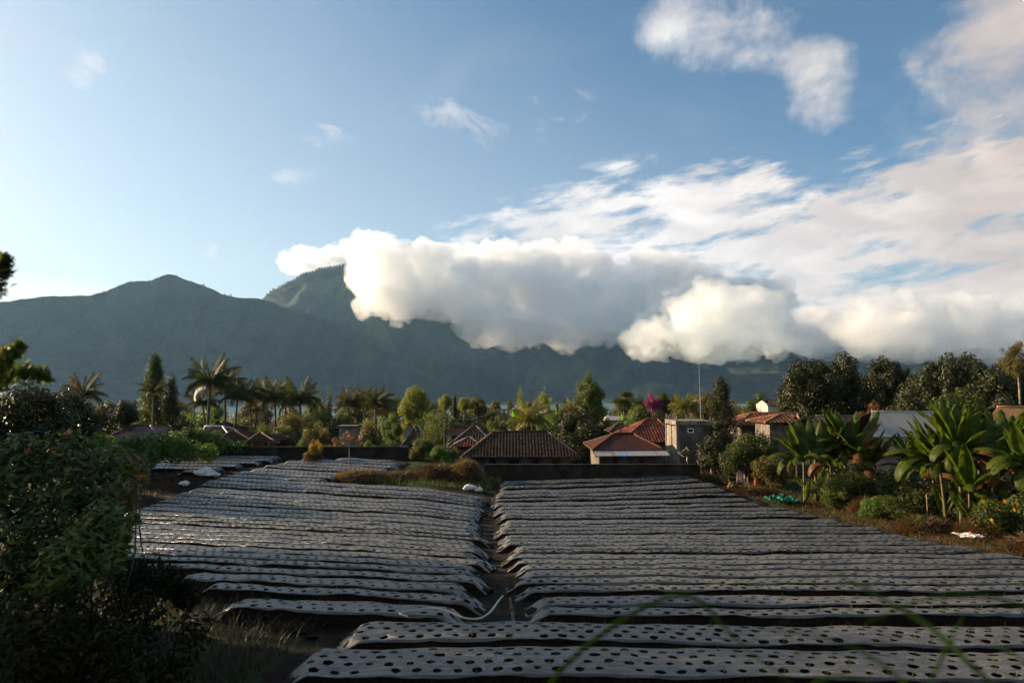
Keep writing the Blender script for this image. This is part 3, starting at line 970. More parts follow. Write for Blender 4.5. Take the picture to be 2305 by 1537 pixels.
# --- coconut palm
def frond_mesh(name, seed, droop, L=1.0):
    r = np.random.default_rng(seed)
    g = Geo()
    s = np.linspace(0, 1, 14)
    ang = 0.55 - droop * s ** 1.25            # elevation along the rib
    dxs = np.cos(ang); dzs = np.sin(ang)
    X = np.concatenate([[0], np.cumsum((dxs[1:] + dxs[:-1]) / 2 * np.diff(s))]) * L
    Zz = np.concatenate([[0], np.cumsum((dzs[1:] + dzs[:-1]) / 2 * np.diff(s))]) * L
    P = np.stack([X, 0 * X, Zz], -1)
    g.tube(P, np.linspace(0.016, 0.003, 14), 4)
    n = 60
    for side in (-1, 1):
        q = np.linspace(0.1, 1.0, n) + r.uniform(-0.006, 0.006, n)
        q = np.clip(q, 0, 1)
        b = np.stack([np.interp(q, s, P[:, k]) for k in range(3)], -1)
        ln = 0.23 * np.sin(np.pi * (0.12 + 0.86 * q)) ** 0.7 * r.uniform(0.75, 1.1, n) + 0.03
        fwd = 0.45 + 0.35 * q
        hang = 0.55 + 0.8 * r.random(n)
        d = np.stack([fwd, side * np.ones(n) * 0.7, -hang], -1); d /= np.linalg.norm(d, axis=1)[:, None]
        mid = b + d * (ln * 0.55)[:, None] + np.array([0, 0, 0.012])
        tip = b + d * ln[:, None] + np.stack([0 * ln, 0 * ln, -0.35 * ln], -1)
        wv = np.stack([np.ones(n) * 0.0065, 0 * ln, 0 * ln], -1)
        V = np.stack([b - wv * 0.6, b + wv * 0.6, mid + wv, tip, mid - wv], 1).reshape(-1, 3)
        i = np.arange(n)[:, None] * 5
        g.add(V, np.concatenate([np.hstack([i, i + 1, i + 2, i + 4])]), np.hstack([i + 4, i + 2, i + 3]))
    return g.mesh(name)


FROND = [frond_mesh('palm_frond_%s' % n, i, d) for i, (n, d) in enumerate((('upright', 0.5), ('arching', 1.15), ('arching_more', 1.6), ('drooping', 2.1)))]
m_frond = leafmat('palm_frond', (0.028, 0.036, 0.010), (0.072, 0.068, 0.020), (0.24, 0.16, 0.085), 0.38, 0.55, 0.15, 0.12)
m_frond_g = leafmat('palm_frond_green', (0.075, 0.095, 0.016), (0.17, 0.165, 0.030), (0.27, 0.21, 0.05), 0.42, 0.4, 0.5, 0.2)
m_frond_m = leafmat('palm_frond_dark_green', (0.020, 0.034, 0.008), (0.055, 0.070, 0.016), (0.20, 0.15, 0.07), 0.38, 0.55, 0.15, 0.08)
m_frond_dry = leafmat('palm_frond_dry', (0.075, 0.048, 0.020), (0.15, 0.095, 0.045), None, 0.3)
m_palm_trunk = noisy('palm_trunk', (0.055, 0.042, 0.03), (0.15, 0.115, 0.08), 5.0, 0.9, 0.15, 0.02, 0.6)


def palm(px, pyc, rpx, Y, label, n=15, green=False, tilt=0.0, trunk=True, group='coconut palms of the village', r0=None):
    """pyc: where the fronds leave the trunk; rpx: frond length in pixels"""
    r = random.Random(int(px * 3 + pyc))
    tilt = tilt or r.uniform(-0.6, 0.6); rpx = rpx * r.uniform(0.9, 1.25); n = n + r.randint(-3, 3)
    fm = m_frond_g if green else (m_frond, m_frond_m)[int(px) % 2]
    Y = YM(px, Y)
    c = at(px, pyc, Y); L = rpx * Y / F0
    z0 = zf(c.x, Y) - 0.1
    root = thing('coconut_palm', label, 'palm tree', (c.x + tilt, Y, z0), 0, group)
    hh = c.z - z0
    s = np.linspace(0, 1, 9)
    P = np.stack([-tilt * s ** 1.6, 0.12 * np.sin(s * 3), s * hh], -1)
    rad = r0 or (0.03 * L + 0.04)
    if trunk:
        link('trunk', Geo().tube(P, np.linspace(rad * 1.25, rad * 0.8, 9), 7).mesh('palm_trunk', True), m_palm_trunk, root)
    a = r.uniform(0, 6.28)
    n += 9
    for i in range(n):
        a += 2.399963
        f = i / (n - 1)
        k = 0 if f < 0.22 else 1 if f < 0.5 else 2 if f < 0.78 else 3
        o = link('frond', FROND[k], m_frond, root, loc=(-tilt, 0.12 * math.sin(3), hh - 0.02 * L * f), scale=L * r.uniform(0.82, 1.08))
        pit = (0.75 - 1.0 * f) + r.uniform(-0.12, 0.12)
        o.rotation_euler = (r.uniform(-0.2, 0.2), -pit, a)
        setmat(o, m_frond_dry if (r.random() < 0.14 and f > 0.6) else fm)
    return root


# --- banana
def banana_leaf(name, seed, L=1.0, droop=1.0, tear=0.35, fold=0.35):
    """blade either side of a midrib, torn into strips here and there; base at the origin, first rises along +X/+Z"""
    r = np.random.default_rng(seed)
    n = 30
    s = np.linspace(0, 1, n)
    ang = 1.15 - droop * s ** 1.4
    X = np.concatenate([[0], np.cumsum(np.cos(ang[1:]) / (n - 1))]) * L
    Zz = np.concatenate([[0], np.cumsum(np.sin(ang[1:]) / (n - 1))]) * L
    P = np.stack([X, 0 * X, Zz], -1)
    g = Geo()
    g.tube(P, np.linspace(0.016, 0.003, n) * L, 5)
    b0 = 0.17
    wid = 0.155 * L * np.clip(np.sin(np.pi * np.clip((s - b0) / (1 - b0), 0, 1) ** 0.75), 0, 1) ** 0.55
    for side in (-1, 1):
        i = int(b0 * n) + 1
        while i < n - 1:
            k = int(r.integers(2, 9)) if r.random() > tear else int(r.integers(1, 3))
            j = min(i + k, n - 1)
            seg = np.arange(i - 1, j + 1)
            hang = r.uniform(-0.15, 0.25) + fold
            cols = []
            for q in (0.0, 0.5, 1.0):
                dy = wid[seg] * q * math.cos(hang * (0.5 + 0.5 * q)) * side
                dzz = 0.15 * wid[seg] * math.sin(q * math.pi) - wid[seg] * q * math.sin(hang) * (0.6 + 0.4 * q)
                cols.append(np.stack([P[seg, 0] + 0.1 * wid[seg] * q + (0.008 if q else 0) * r.normal(size=len(seg)) * L * 0.4, dy, P[seg, 2] + dzz], -1))
            g.grid(np.stack(cols, 1), side < 0)
            i = j + (1 if r.random() < tear else 0)
            if i == j: i = j
            if j >= n - 1: break
            i = max(i, j)
    return g.mesh(name, True)


BAN = [banana_leaf('banana_leaf_upright', 1, 1, 0.40, 0.3, 0.5), banana_leaf('banana_leaf_leaning', 2, 1, 0.8, 0.45, 0.35), banana_leaf('banana_leaf_arching', 3, 1, 1.5, 0.55, 0.3),
       banana_leaf('banana_leaf_hanging', 4, 1, 2.5, 0.5, 0.35), banana_leaf('banana_leaf_torn', 5, 1, 2.0, 0.7, 0.3)]


def ban_mat(name, c1, c2, tr):
    m, t, out = new_mat(name)
    v = objco(t)
    sx = t.nodes.new('ShaderNodeSeparateXYZ'); t.links.new(v, sx.inputs[0])
    ribs = (E(t, sx.outputs[0]) * 260.0).op('SINE') * 0.5 + 0.5
    n = noise(t, v, 6.0, 5, 0.6)
    c = mixc(t, n.step(0.35, 0.65), c1, c2)
    c = mixc(t, noise(t, v, 9.0, 6, 0.7).step(0.62, 0.72) * 0.7, c, (0.22, 0.13, 0.035))
    b = pbsdf(t, None, c, 0.5, 0.22, 0, bump(t, ribs, 0.15, 0.004))
    trn = t.nodes.new('ShaderNodeBsdfTranslucent'); t.links.new(mixc(t, 1.0, c, (1.5, 1.4, 0.7), 'MULTIPLY'), trn.inputs[0])
    mx = t.nodes.new('ShaderNodeMixShader'); mx.inputs[0].default_value = tr
    t.links.new(b.outputs[0], mx.inputs[1]); t.links.new(trn.outputs[0], mx.inputs[2]); t.links.new(mx.outputs[0], out.inputs[0])
    return m


m_ban = ban_mat('banana_leaf_green', (0.034, 0.060, 0.006), (0.094, 0.128, 0.010), 0.54)
m_ban_dry = ban_mat('banana_leaf_dry', (0.085, 0.042, 0.014), (0.19, 0.095, 0.028), 0.3)
m_stem = noisy('banana_stem', (0.045, 0.048, 0.014), (0.13, 0.085, 0.028), 3.0, 0.6, 0.4, 0.01, 0.4, 6, (0.10, 0.045, 0.015))


def banana(px, pybase, Y, h, label, leaves, L=1.6, lean=0.0, sr=0.085, group='banana plants'):
    """leaves: (kind, heading in degrees, extra pitch, length factor, dry?)"""
    Y = YM(px, Y); h = h * 1.15
    L = L * 1.08
    p = at(px, pybase, Y); z0 = zf(p.x, Y)
    root = thing('banana_plant', label, 'banana plant', (p.x, Y, z0), 0, group)
    s = np.linspace(0, 1, 7)
    P = np.stack([lean * s ** 1.5, 0 * s, s * h], -1)
    link('stem', Geo().tube(P, np.linspace(sr * 0.95, sr * 0.5, 7), 9).mesh('banana_stem', True), m_stem, root)
    r = random.Random(int(px))
    extra = [(3, r.uniform(0, 360), -40, 0.6, i == 0) for i in range(2)] + [(0, r.uniform(0, 360), 16, 1.0, 0)] + [(1, r.uniform(0, 360), -5, 0.75, 0), (2, r.uniform(150, 390), -18, 0.8, 0), (0, r.uniform(60, 200), 12, 1.05, 0), (0, r.uniform(0, 180), 10, 0.95, 0)]
    low = [(0, r.uniform(0, 360), r.uniform(-12, 12), r.uniform(0.35, 0.6), 0) for i in range(4)]
    for q, (k, head, pit, lf, dry) in enumerate(list(leaves) + extra + low):
        f = 1.0 if q < len(leaves) + len(extra) else r.uniform(0.05, 0.45)
        o = link('leaf', BAN[k], m_ban, root, loc=(lean * f ** 1.5, 0, (h - 0.06) * f), scale=L * lf * 1.15)
        o.rotation_euler = (0, -R(pit), R(head))
        setmat(o, m_ban_dry if dry else m_ban)
    return root


# --- grass, straw and weeds
def blades(name, n, region, hgt, width, seed, lean=0.5, curl=0.5, segs=3):
    """region(r, n) -> x, y; each blade a bent tapering strip"""
    r = np.random.default_rng(seed)
    x, y = region(r, n)
    z = zt(x, y)
    a = r.uniform(0, 2 * np.pi, n); h = hgt * r.uniform(0.45, 1.15, n); l = lean * r.uniform(0.2, 1.2, n)
    d = np.stack([np.cos(a), np.sin(a), 0 * a], -1); sd = np.stack([-np.sin(a), np.cos(a), 0 * a], -1)
    rows = []
    for k in range(segs + 1):
        f = k / segs
        c = np.stack([x, y, z], -1) + d * (l * h * f ** 1.6)[:, None] + np.array([0, 0, 1.0]) * (h * (f - curl * 0.45 * f ** 2.5 * l))[:, None]
        w = width * (1 - 0.85 * f)
        rows += [c - sd * w, c + sd * w]
    V = np.stack(rows, 1)
    m = V.shape[1]
    i = np.arange(n)[:, None] * m
    Q = np.concatenate([np.hstack([i + 2 * k, i + 2 * k + 1, i + 2 * k + 3, i + 2 * k + 2]) for k in range(segs)])
    return mesh_np(name, V.reshape(-1, 3), Q)


def in_poly(pix, z=0.0):
    poly = np.array([gnd_t(*p, z) if p[1] < 1500 else gnd(*p, z) for p in pix])
    def f(r, n):
        lo, hi = poly.min(0), poly.max(0)
        xs, ys = [], []
        tot = 0
        while tot < n:
            x, y = r.uniform(lo[0], hi[0], n * 2), r.uniform(lo[1], hi[1], n * 2)
            k = inside(poly, x, y); xs.append(x[k]); ys.append(y[k]); tot += k.sum()
        return np.concatenate(xs)[:n], np.concatenate(ys)[:n]
    return f


m_grass = leafmat('grass_green', (0.030, 0.062, 0.010), (0.085, 0.125, 0.022), (0.16, 0.13, 0.04), 0.4)
m_straw = leafmat('dry_straw', (0.11, 0.072, 0.026), (0.24, 0.165, 0.065), (0.06, 0.05, 0.02), 0.3)
m_redstraw = leafmat('rusty_dry_grass', (0.060, 0.030, 0.011), (0.15, 0.075, 0.024), (0.07, 0.08, 0.02), 0.3, frac=0.2)
m_weed = leafmat('weed_dark', (0.016, 0.022, 0.007), (0.048, 0.050, 0.014), (0.11, 0.06, 0.02), 0.3, frac=0.2)


# ---------------------------------------------------------------- houses: builders
def roof_strip(A, B, C, D, cw, rows, amp, lift, prof, u0=None, u1=None, seg=4):
    """covering of one roof slope A-B (eave) to D-C (top): waves across, courses up"""
    A, B, C, D = (np.array(q, float) for q in (A, B, C, D))
    W = np.linalg.norm(B - A); ux = (B - A) / W
    up = (D + C) / 2 - (A + B) / 2
    up = up - ux * (up @ ux); H = np.linalg.norm(up); uy = up / H
    nn = np.cross(ux, uy)
    tl, tr = (D - A) @ ux, (C - A) @ ux
    u0 = 0 if u0 is None else u0; u1 = W if u1 is None else u1
    n = max(1, int(round((u1 - u0) / cw)))
    us = np.linspace(u0, u1, n * seg + 1)
    ph = np.arange(n * seg + 1) / seg
    wav = amp * (np.abs(np.sin(np.pi * ph)) if prof == 'tile' else 0.5 + 0.5 * np.sin(2 * np.pi * ph))
    def vm(u):
        r = np.full_like(u, H)
        if tl > 1e-6: r = np.where(u < tl, H * u / tl, r)
        if tr < W - 1e-6: r = np.minimum(r, np.where(u > tr, H * (W - u) / (W - tr), H))
        return np.clip(r, 0, H)
    vmx = vm(us)
    V, Q = [], []
    k = 0
    for i in range(rows):
        vb, vt = np.minimum(H * i / rows, vmx), np.minimum(H * (i + 1) / rows, vmx)
        Pb = A + us[:, None] * ux + vb[:, None] * uy + (wav + lift)[:, None] * nn
        Pt = A + us[:, None] * ux + vt[:, None] * uy + (wav + 0.15 * lift)[:, None] * nn
        if lift > 0:
            Pf = A + us[:, None] * ux + vb[:, None] * uy + (wav * 0.4 - 0.01)[:, None] * nn
            P = np.stack([Pf, Pb, Pt], 1); m = 3
        else:
            P = np.stack([Pb, Pt], 1); m = 2
        ok = (vt - vb)[:-1] + (vt - vb)[1:] > 1e-4
        j = np.nonzero(ok)[0]
        for q in range(m - 1):
            Q.append(np.stack([k + j * m + q, k + (j + 1) * m + q, k + (j + 1) * m + q + 1, k + j * m + q + 1], 1))
        V.append(P.reshape(-1, 3)); k += len(us) * m
    return np.vstack(V), np.vstack(Q)


def ridge_cap(parent, P, Q, org, mat, r=0.09):
    g = Geo().tube(np.array([np.array(P) * (1 - q) + np.array(Q) * q for q in np.linspace(0, 1, 6)]) - org + np.array([0, 0, 0.02]), r, 6)
    return link('ridge_cap', g.mesh('ridge_cap', True), mat, parent)


def sheet_mat(name, base, rust, amount, rough=0.5, metal=0.0, c3=None):
    m, t, out = new_mat(name)
    v = objco(t)
    oi = t.nodes.new('ShaderNodeObjectInfo'); rd = E(t, oi.outputs['Random'])
    mp = t.nodes.new('ShaderNodeMapping'); mp.inputs['Scale'].default_value = (3.0, 0.5, 0.5); t.links.new(v, mp.inputs[0])
    n = noise(t, mp.outputs[0], 1.6, 7, 0.68) + (rd - 0.5) * 0.28
    c = mixc(t, n.step(0.62 - amount * 0.4, 0.80 - amount * 0.4), base, rust)
    c = mixc(t, noise(t, v, 8, 6, 0.7).step(0.55, 0.75) * 0.5, c, tuple(x * 0.55 for x in rust))
    c = mixc(t, (rd * 9.7).op('FRACT') * 0.35, c, c3 or tuple(x * 0.6 for x in base))
    pbsdf(t, out, c, rough, 0.18, metal, bump(t, noise(t, v, 14, 4), 0.2, 0.01))
    return m


def tile_mat(name, c1, c2, c3):
    m, t, out = new_mat(name)
    g = t.nodes.new('ShaderNodeNewGeometry')
    v = objco(t)
    n = noise(t, v, 5.0, 6, 0.7)
    c = mixc(t, n.step(0.35, 0.65), c1, c2)
    c = mixc(t, noise(t, v, 1.1, 6, 0.7).step(0.52, 0.7) * 0.7, c, c3)
    vo = t.nodes.new('ShaderNodeTexVoronoi'); vo.inputs['Scale'].default_value = 5.5; t.links.new(v, vo.inputs['Vector'])
    sx = t.nodes.new('ShaderNodeSeparateColor'); t.links.new(vo.outputs['Color'], sx.inputs[0])
    c = mixc(t, E(t, sx.outputs[0]).op('GREATER_THAN', 0.86) * 0.55, c, tuple(min(1, x * 2.2) for x in c2))
    pbsdf(t, out, c, 0.85, 0.25, 0, bump(t, noise(t, v, 30, 4), 0.4, 0.01))
    return m


m_tile_brown = tile_mat('mossy_brown_tile', (0.026, 0.015, 0.010), (0.066, 0.037, 0.024), (0.024, 0.022, 0.014))
m_tile_red = tile_mat('red_clay_tile', (0.095, 0.026, 0.015), (0.16, 0.048, 0.028), (0.06, 0.022, 0.015))
m_tile_orange = tile_mat('orange_clay_tile', (0.085, 0.032, 0.018), (0.15, 0.062, 0.034), (0.065, 0.048, 0.040))
m_rust = sheet_mat('rusty_red_sheet', (0.080, 0.024, 0.014), (0.040, 0.014, 0.008), 0.5, 0.75)
m_rust2 = sheet_mat('rusty_brown_sheet', (0.14, 0.075, 0.060), (0.055, 0.028, 0.020), 0.5, 0.55, 0, (0.24, 0.20, 0.17))
m_zinc = sheet_mat('grey_zinc_sheet', (0.36, 0.34, 0.32), (0.20, 0.12, 0.07), 0.18, 0.45, 0.0, (0.44, 0.40, 0.36))
m_white_sheet = sheet_mat('pale_roof_sheet', (0.36, 0.335, 0.29), (0.22, 0.195, 0.16), 0.2, 0.6)
m_yellow_sheet = sheet_mat('ochre_roof_sheet', (0.42, 0.23, 0.075), (0.28, 0.13, 0.045), 0.3)
m_sky_panel = noisy('clear_roof_panel', (0.20, 0.30, 0.44), (0.26, 0.36, 0.50), 2, 0.25, 0.5, 0)
m_thatch = noisy('old_thatch', (0.045, 0.028, 0.020), (0.115, 0.065, 0.045), 14, 0.95, 0.1, 0.03, 0.9)
m_concrete = noisy('stained_concrete', (0.13, 0.11, 0.088), (0.28, 0.24, 0.195), 1.6, 0.9, 0.2, 0.015, 0.6, 8, (0.085, 0.070, 0.055))
m_darkwall = noisy('dark_stained_shaded_render', (0.055, 0.048, 0.042), (0.13, 0.115, 0.10), 1.3, 0.9, 0.2, 0.015, 0.5, 7, (0.03, 0.027, 0.023))
m_block = noisy('concrete_block', (0.10, 0.085, 0.07), (0.20, 0.17, 0.14), 3.0, 0.92, 0.15, 0.015, 0.6, 6, (0.05, 0.042, 0.033))
m_wallblock = noisy('dark_wall_block', (0.016, 0.013, 0.010), (0.042, 0.034, 0.026), 2.2, 0.92, 0.15, 0.02, 0.7, 7, (0.022, 0.024, 0.014), True)
m_whitewall = noisy('white_render', (0.34, 0.31, 0.27), (0.46, 0.42, 0.36), 1.5, 0.85, 0.2, 0.006, 0.4, 6, (0.40, 0.36, 0.30))
m_void = noisy('dark_glass', (0.012, 0.012, 0.013), (0.022, 0.022, 0.024), 2, 0.2, 0.5, 0)
m_wood = noisy('weathered_wood', (0.075, 0.048, 0.028), (0.17, 0.11, 0.065), 6.0, 0.9, 0.15, 0.01, 0.6)
m_paint = noisy('old_white_paint', (0.55, 0.53, 0.50), (0.68, 0.66, 0.62), 4, 0.6, 0.3, 0.004, 0.3)
m_steel = noisy('galvanised_steel', (0.30, 0.29, 0.28), (0.44, 0.42, 0.40), 6, 0.5, 0.5, 0, metal=0.6)
m_brick = noisy('orange_brick', (0.24, 0.075, 0.035), (0.36, 0.13, 0.06), 6, 0.9, 0.15, 0.01, 0.6)
m_terra = noisy('terracotta_post', (0.24, 0.10, 0.05), (0.32, 0.15, 0.075), 5, 0.85, 0.2, 0.006, 0.4)


def wall_open(g, x0, x1, y0, y1, z0, z1, holes):
    """a wall along x with rectangular openings (xa, xb, za, zb)"""
    xs = sorted({x0, x1, *[h[0] for h in holes], *[h[1] for h in holes]})
    for a, b in zip(xs, xs[1:]):
        m = (a + b) / 2
        hs = [h for h in holes if h[0] <= m <= h[1]]
        if not hs: g.box(a, b, y0, y1, z0, z1); continue
        h = hs[0]
        if h[2] > z0: g.box(a, b, y0, y1, z0, h[2])
        if h[3] < z1: g.box(a, b, y0, y1, h[3], z1)


def house(label, el, er, ey, rl, rr, ry, Y, dep, cover, mat, wall=None, wm=None, holes=(), name='house', cat='house', capm=None, eyr=None, group='village houses', over=0.45, cw=0.16, rows=14, yaw=0.0, pw=0.8, capr=0.09, gable=False, faces='FLRB', posts=False):
    """roof given by what the photograph shows of its near slope: eave ends (el, er at ey) and ridge ends (rl, rr at ry)"""
    Y = YM((el + er) / 2, Y)
    FL, FR = np.array(at(el, ey, Y - yaw / 2)), np.array(at(er, ey if eyr is None else eyr, Y + yaw / 2))
    ze = (FL[2] + FR[2]) / 2; FL[2] = FR[2] = ze
    ex = (FR - FL) / np.linalg.norm(FR - FL); ed = np.array([-ex[1], ex[0], 0])
    RL, RR = np.array(at(rl, ry, Y + dep / 2)), np.array(at(rr, ry, Y + dep / 2))
    zr = RL[2] = RR[2]
    # keep the ridge square to the eave
    mid = FL + ed * dep / 2
    RLu, RRu = (RL - mid) @ ex, (RR - mid) @ ex
    RL, RR = mid + ex * RLu, mid + ex * RRu; RL[2] = RR[2] = zr
    BL, BR = FL + ed * dep, FR + ed * dep
    cen = (FL + BR) / 2
    z0 = zf(cen[0], cen[1]) - 0.15
    org = np.array([cen[0], cen[1], z0])
    root = thing(name, label, cat, tuple(org), 0, group)
    slopes = {'F': (FL, FR, RR, RL), 'R': (FR, BR, RR, RR), 'B': (BR, BL, RL, RR), 'L': (BL, FL, RL, RL)}
    if gable: slopes = {'F': (FL, FR, RR, RL), 'B': (BR, BL, RL, RR)}
    if cover == 'tile':
        g = Geo()
        for k, (A, B, C, D) in slopes.items():
            V, Q = roof_strip(A, B, C, D, cw, rows, 0.05, 0.03, 'tile')
            g.add(V - org, Q)
        roof = link('roof', g.mesh('tiled_roof'), mat, root)
    elif cover == 'thatch':
        g = Geo()
        for k, (A, B, C, D) in slopes.items():
            V, Q = roof_strip(A, B, C, D, 0.09, 5, 0.03, 0.05, 'tile', seg=2)
            g.add(V - org, Q)
        roof = link('roof', g.mesh('thatched_roof'), mat, root)
    else:
        g = Geo()
        for k, (A, B, C, D) in slopes.items():
            off = org + np.array([0, 0, 0.05])
            g.add(np.array([A, B, C, D]) - off, [(0, 1, 2, 3)])
        roof = link('roof', g.mesh('roof_boards'), m_wood, root)
        for k, (A, B, C, D) in slopes.items():
            W = np.linalg.norm(np.array(B) - A); n = max(1, int(round(W / pw)))
            for i in range(n):
                V, Q = roof_strip(A, B, C, D, 0.11, 1, 0.022, 0.0, 'sheet', W * i / n + 0.003, W * (i + 1) / n + 0.03 if i < n - 1 else W)
                link('roof_sheet', mesh_np('roof_sheet', V - org + np.array([0, 0, 0.004 * (i % 2)]), Q, True), mat, roof)
    capm = capm or mat
    ridge_cap(roof, RL, RR, org, capm, capr)
    if not gable:
        for a, b in ((FL, RL), (FR, RR), (BL, RL), (BR, RR)): ridge_cap(roof, a, b, org, capm, capr * 0.9)
    if wall:
        wm = wm or m_darkwall
        W = np.linalg.norm(FR - FL)
        Mx = Matrix(((ex[0], ed[0], 0, FL[0] - org[0]), (ex[1], ed[1], 0, FL[1] - org[1]), (0, 0, 1, 0), (0, 0, 0, 1)))
        zt_ = ze - z0 + 0.12
        g = Geo(); hs = []
        a, b = over, W - over
        for (fa, fb, za, zb) in holes: hs.append((a + (b - a) * fa, a + (b - a) * fb, zt_ - za, zt_ - zb))
        sub = Geo()
        wall_open(sub, a, b, over, over + 0.15, 0.0, zt_, hs)
        sub.box(a, b, dep - over - 0.15, dep - over, 0, zt_)
        sub.box(a, a + 0.15, over + 0.152, dep - over - 0.152, 0, zt_ - 0.002)
        sub.box(b - 0.15, b, over + 0.152, dep - over - 0.152, 0, zt_ - 0.002)
        if gable:
            rise = zr - ze
            for xx in (a, b - 0.15):
                V = np.array([(xx + q, y, z) for q in (0, 0.15) for y, z in ((over, zt_), (dep - over, zt_), (dep / 2, zt_ + rise * (1 - 2 * over / dep) - 0.1))])
                sub.add(V, [(0, 2, 5, 3), (1, 4, 5, 2), (0, 3, 4, 1)], [(0, 1, 2), (3, 5, 4)])
        V = np.vstack(sub.v) @ np.array(Mx.to_3x3()).T + np.array(Mx.translation)
        wo_ = link('wall', mesh_np('house_wall', V, ([np.vstack(sub.q)] + ([np.vstack(sub.t)] if sub.t else []))), wm, root)
        for (xa, xb, za, zb) in hs:
            sg = Geo().box(xa - 0.002, xb + 0.002, over + 0.07, over + 0.09, za - 0.002, zb + 0.002, Mx)
            wn = link('window', sg.mesh('window_pane'), m_void, root)
            fg = Geo()
            t_ = 0.05
            for bx in ((xa, xa + t_, za, zb), (xb - t_, xb, za, zb), (xa + t_, xb - t_, za, za + t_), (xa + t_, xb - t_, zb - t_, zb)):
                fg.box(bx[0], bx[1], over + 0.03, over + 0.068, bx[2], bx[3], Mx)
            link('frame', fg.mesh('window_frame'), m_wood, wn)
    if posts:
        for q in (0.12, 0.88):
            for w in (0.12, 0.88):
                c = FL + (FR - FL) * q + ed * dep * w - org
                link('post', Geo().tube(np.array([(c[0], c[1], 0), (c[0], c[1], ze - z0 + 0.08)]), 0.06, 6).mesh('post'), m_wood, root)
    root['_org'] = list(org)
    return root


# ---------------------------------------------------------------- the village houses
house('dark brown hipped house roof of old clay tiles behind the block wall', 1039, 1309, 1030, 1113, 1231, 972, 40, 5.2, 'tile', m_tile_brown, True, m_darkwall,
      [(0.16, 0.25, 0.95, 0.25), (0.36, 0.48, 1.2, 0.25), (0.60, 0.68, 0.95, 0.25), (0.80, 0.87, 0.95, 0.25)], cw=0.19, rows=20, over=0.6)
h2 = house('low house with rusty red sheet roof and a pale zinc eave strip', 1335, 1497, 1013, 1384, 1425, 977, 35, 4.6, 'sheet', m_rust, True, m_block,
           [(0.22, 0.34, 0.85, 0.2), (0.70, 0.80, 0.85, 0.2)], capm=m_rust, pw=0.42, over=0.35)
# zinc strip under the red sheets, one blue clear panel
org = np.array(h2['_org'])
A, B = np.array(at(1341, 1026.5, 34.9)), np.array(at(1508, 1025.5, 34.9))
C, D = np.array(at(1500, 1012, 35.75)), np.array(at(1333, 1013, 35.75))
aw = link('awning', Geo().add(np.array([A, B, C, D]) - org - np.array([0, 0, 0.05]), [(0, 1, 2, 3)]).mesh('awning_boards'), m_wood, h2)
for i in range(9):
    V, Q = roof_strip(A, B, C, D, 0.10, 1, 0.02, 0.0, 'sheet', np.linalg.norm(B - A) * i / 9 + 0.004, np.linalg.norm(B - A) * (i + 1) / 9 - 0.002)
    o = link('roof_sheet', mesh_np('awning_sheet', V - org, Q, True), m_sky_panel if i == 3 else m_zinc, aw)
    if i == 3: o['label'] = 'pale blue clear panel'
house('red tiled hipped roof with raised ridge end, left of the concrete tower', 1398, 1545, 996, 1457, 1478, 944, 44, 6.0, 'tile', m_tile_red, True, m_darkwall, cw=0.2, rows=18, capm=m_tile_red, capr=0.11)
house('small brown roof with a pale patch between the shade tree and red roof', 1372, 1420, 973, 1390, 1404, 955, 60, 3.2, 'tile', m_tile_brown, True, m_darkwall, cw=0.2, rows=8)
house('long pale flat-pitched roof glimpsed above the small brown roof', 1362, 1424, 946, 1366, 1418, 936, 95, 6, 'sheet', m_white_sheet, True, m_whitewall, pw=1.6, gable=True)
house('dark brown hipped roof with pale hip line left of the tiled house', 1008, 1118, 1004, 1064, 1072, 960, 48, 5.0, 'tile', m_tile_brown, True, m_darkwall, cw=0.2, rows=14, capm=m_block)
house('small reddish hipped porch roof tucked beside the tiled house', 1015, 1088, 1006, 1054, 1058, 985, 43, 2.6, 'tile', m_tile_red, True, m_darkwall, cw=0.18, rows=9, capm=m_block)
house('bright red sheet roof half hidden behind the bamboo', 1004, 1052, 980, 1010, 1046, 961, 56, 3.4, 'sheet', m_rust, True, m_darkwall, gable=True)
house('dark roof with a pale hip line just left of the bamboo', 905, 975, 1003, 935, 940, 958, 50, 4.4, 'tile', m_tile_brown, True, m_darkwall, cw=0.2, rows=12, capm=m_block)
house('flat grey shed roof with pale fascia behind the bright bush', 898, 945, 945, 903, 940, 938, 72, 3.0, 'sheet', m_zinc, True, m_whitewall, gable=True)
house('rusty striped sheet roof under the dark trees at far left', 232, 362, 990, 296, 338, 958, 42, 5.0, 'sheet', m_rust2, True, m_darkwall, pw=0.32)
house('small rusty lean-to roof half hidden in the flower bushes', 140, 214, 988, 150, 205, 980, 36, 2.0, 'sheet', m_rust2, True, m_darkwall, gable=True)
house('brown tiled roof with white hip lines under the tall palm', 448, 520, 985, 462, 500, 960, 52, 4.2, 'tile', m_tile_brown, True, m_darkwall, cw=0.2, rows=9, capm=m_paint)
house('pointed brown roof behind the white-lined roof', 470, 540, 975, 488, 494, 948, 60, 4.0, 'tile', m_tile_brown, True, m_darkwall, cw=0.22, rows=9)
house('larger thatched pavilion with pyramid roof by the left wall', 491, 566, 992, 523, 527, 969, 44, 4.4, 'thatch', m_thatch, name='thatched_pavilion', cat='pavilion', posts=True, group='thatched pavilions')
house('thatched pavilion with pale ridge tufts next to the larger one', 555, 620, 995, 583, 588, 975, 41, 3.8, 'thatch', m_thatch, name='thatched_pavilion', cat='pavilion', posts=True, capm=m_wood, group='thatched pavilions')
house('orange tiled roof behind the fruit tree right of the tower', 1658, 1800, 958, 1690, 1795, 930, 46, 5.0, 'tile', m_tile_orange, True, m_block, [(0.2, 0.35, 0.9, 0.1)], cw=0.26, rows=10, capm=m_terra)
house('grey block lean-to with orange tiled roof beside the banana leaves', 1722, 1802, 952, 1758, 1795, 932, 42, 3.4, 'tile', m_tile_orange, True, m_block, cw=0.26, rows=7, capm=m_terra)
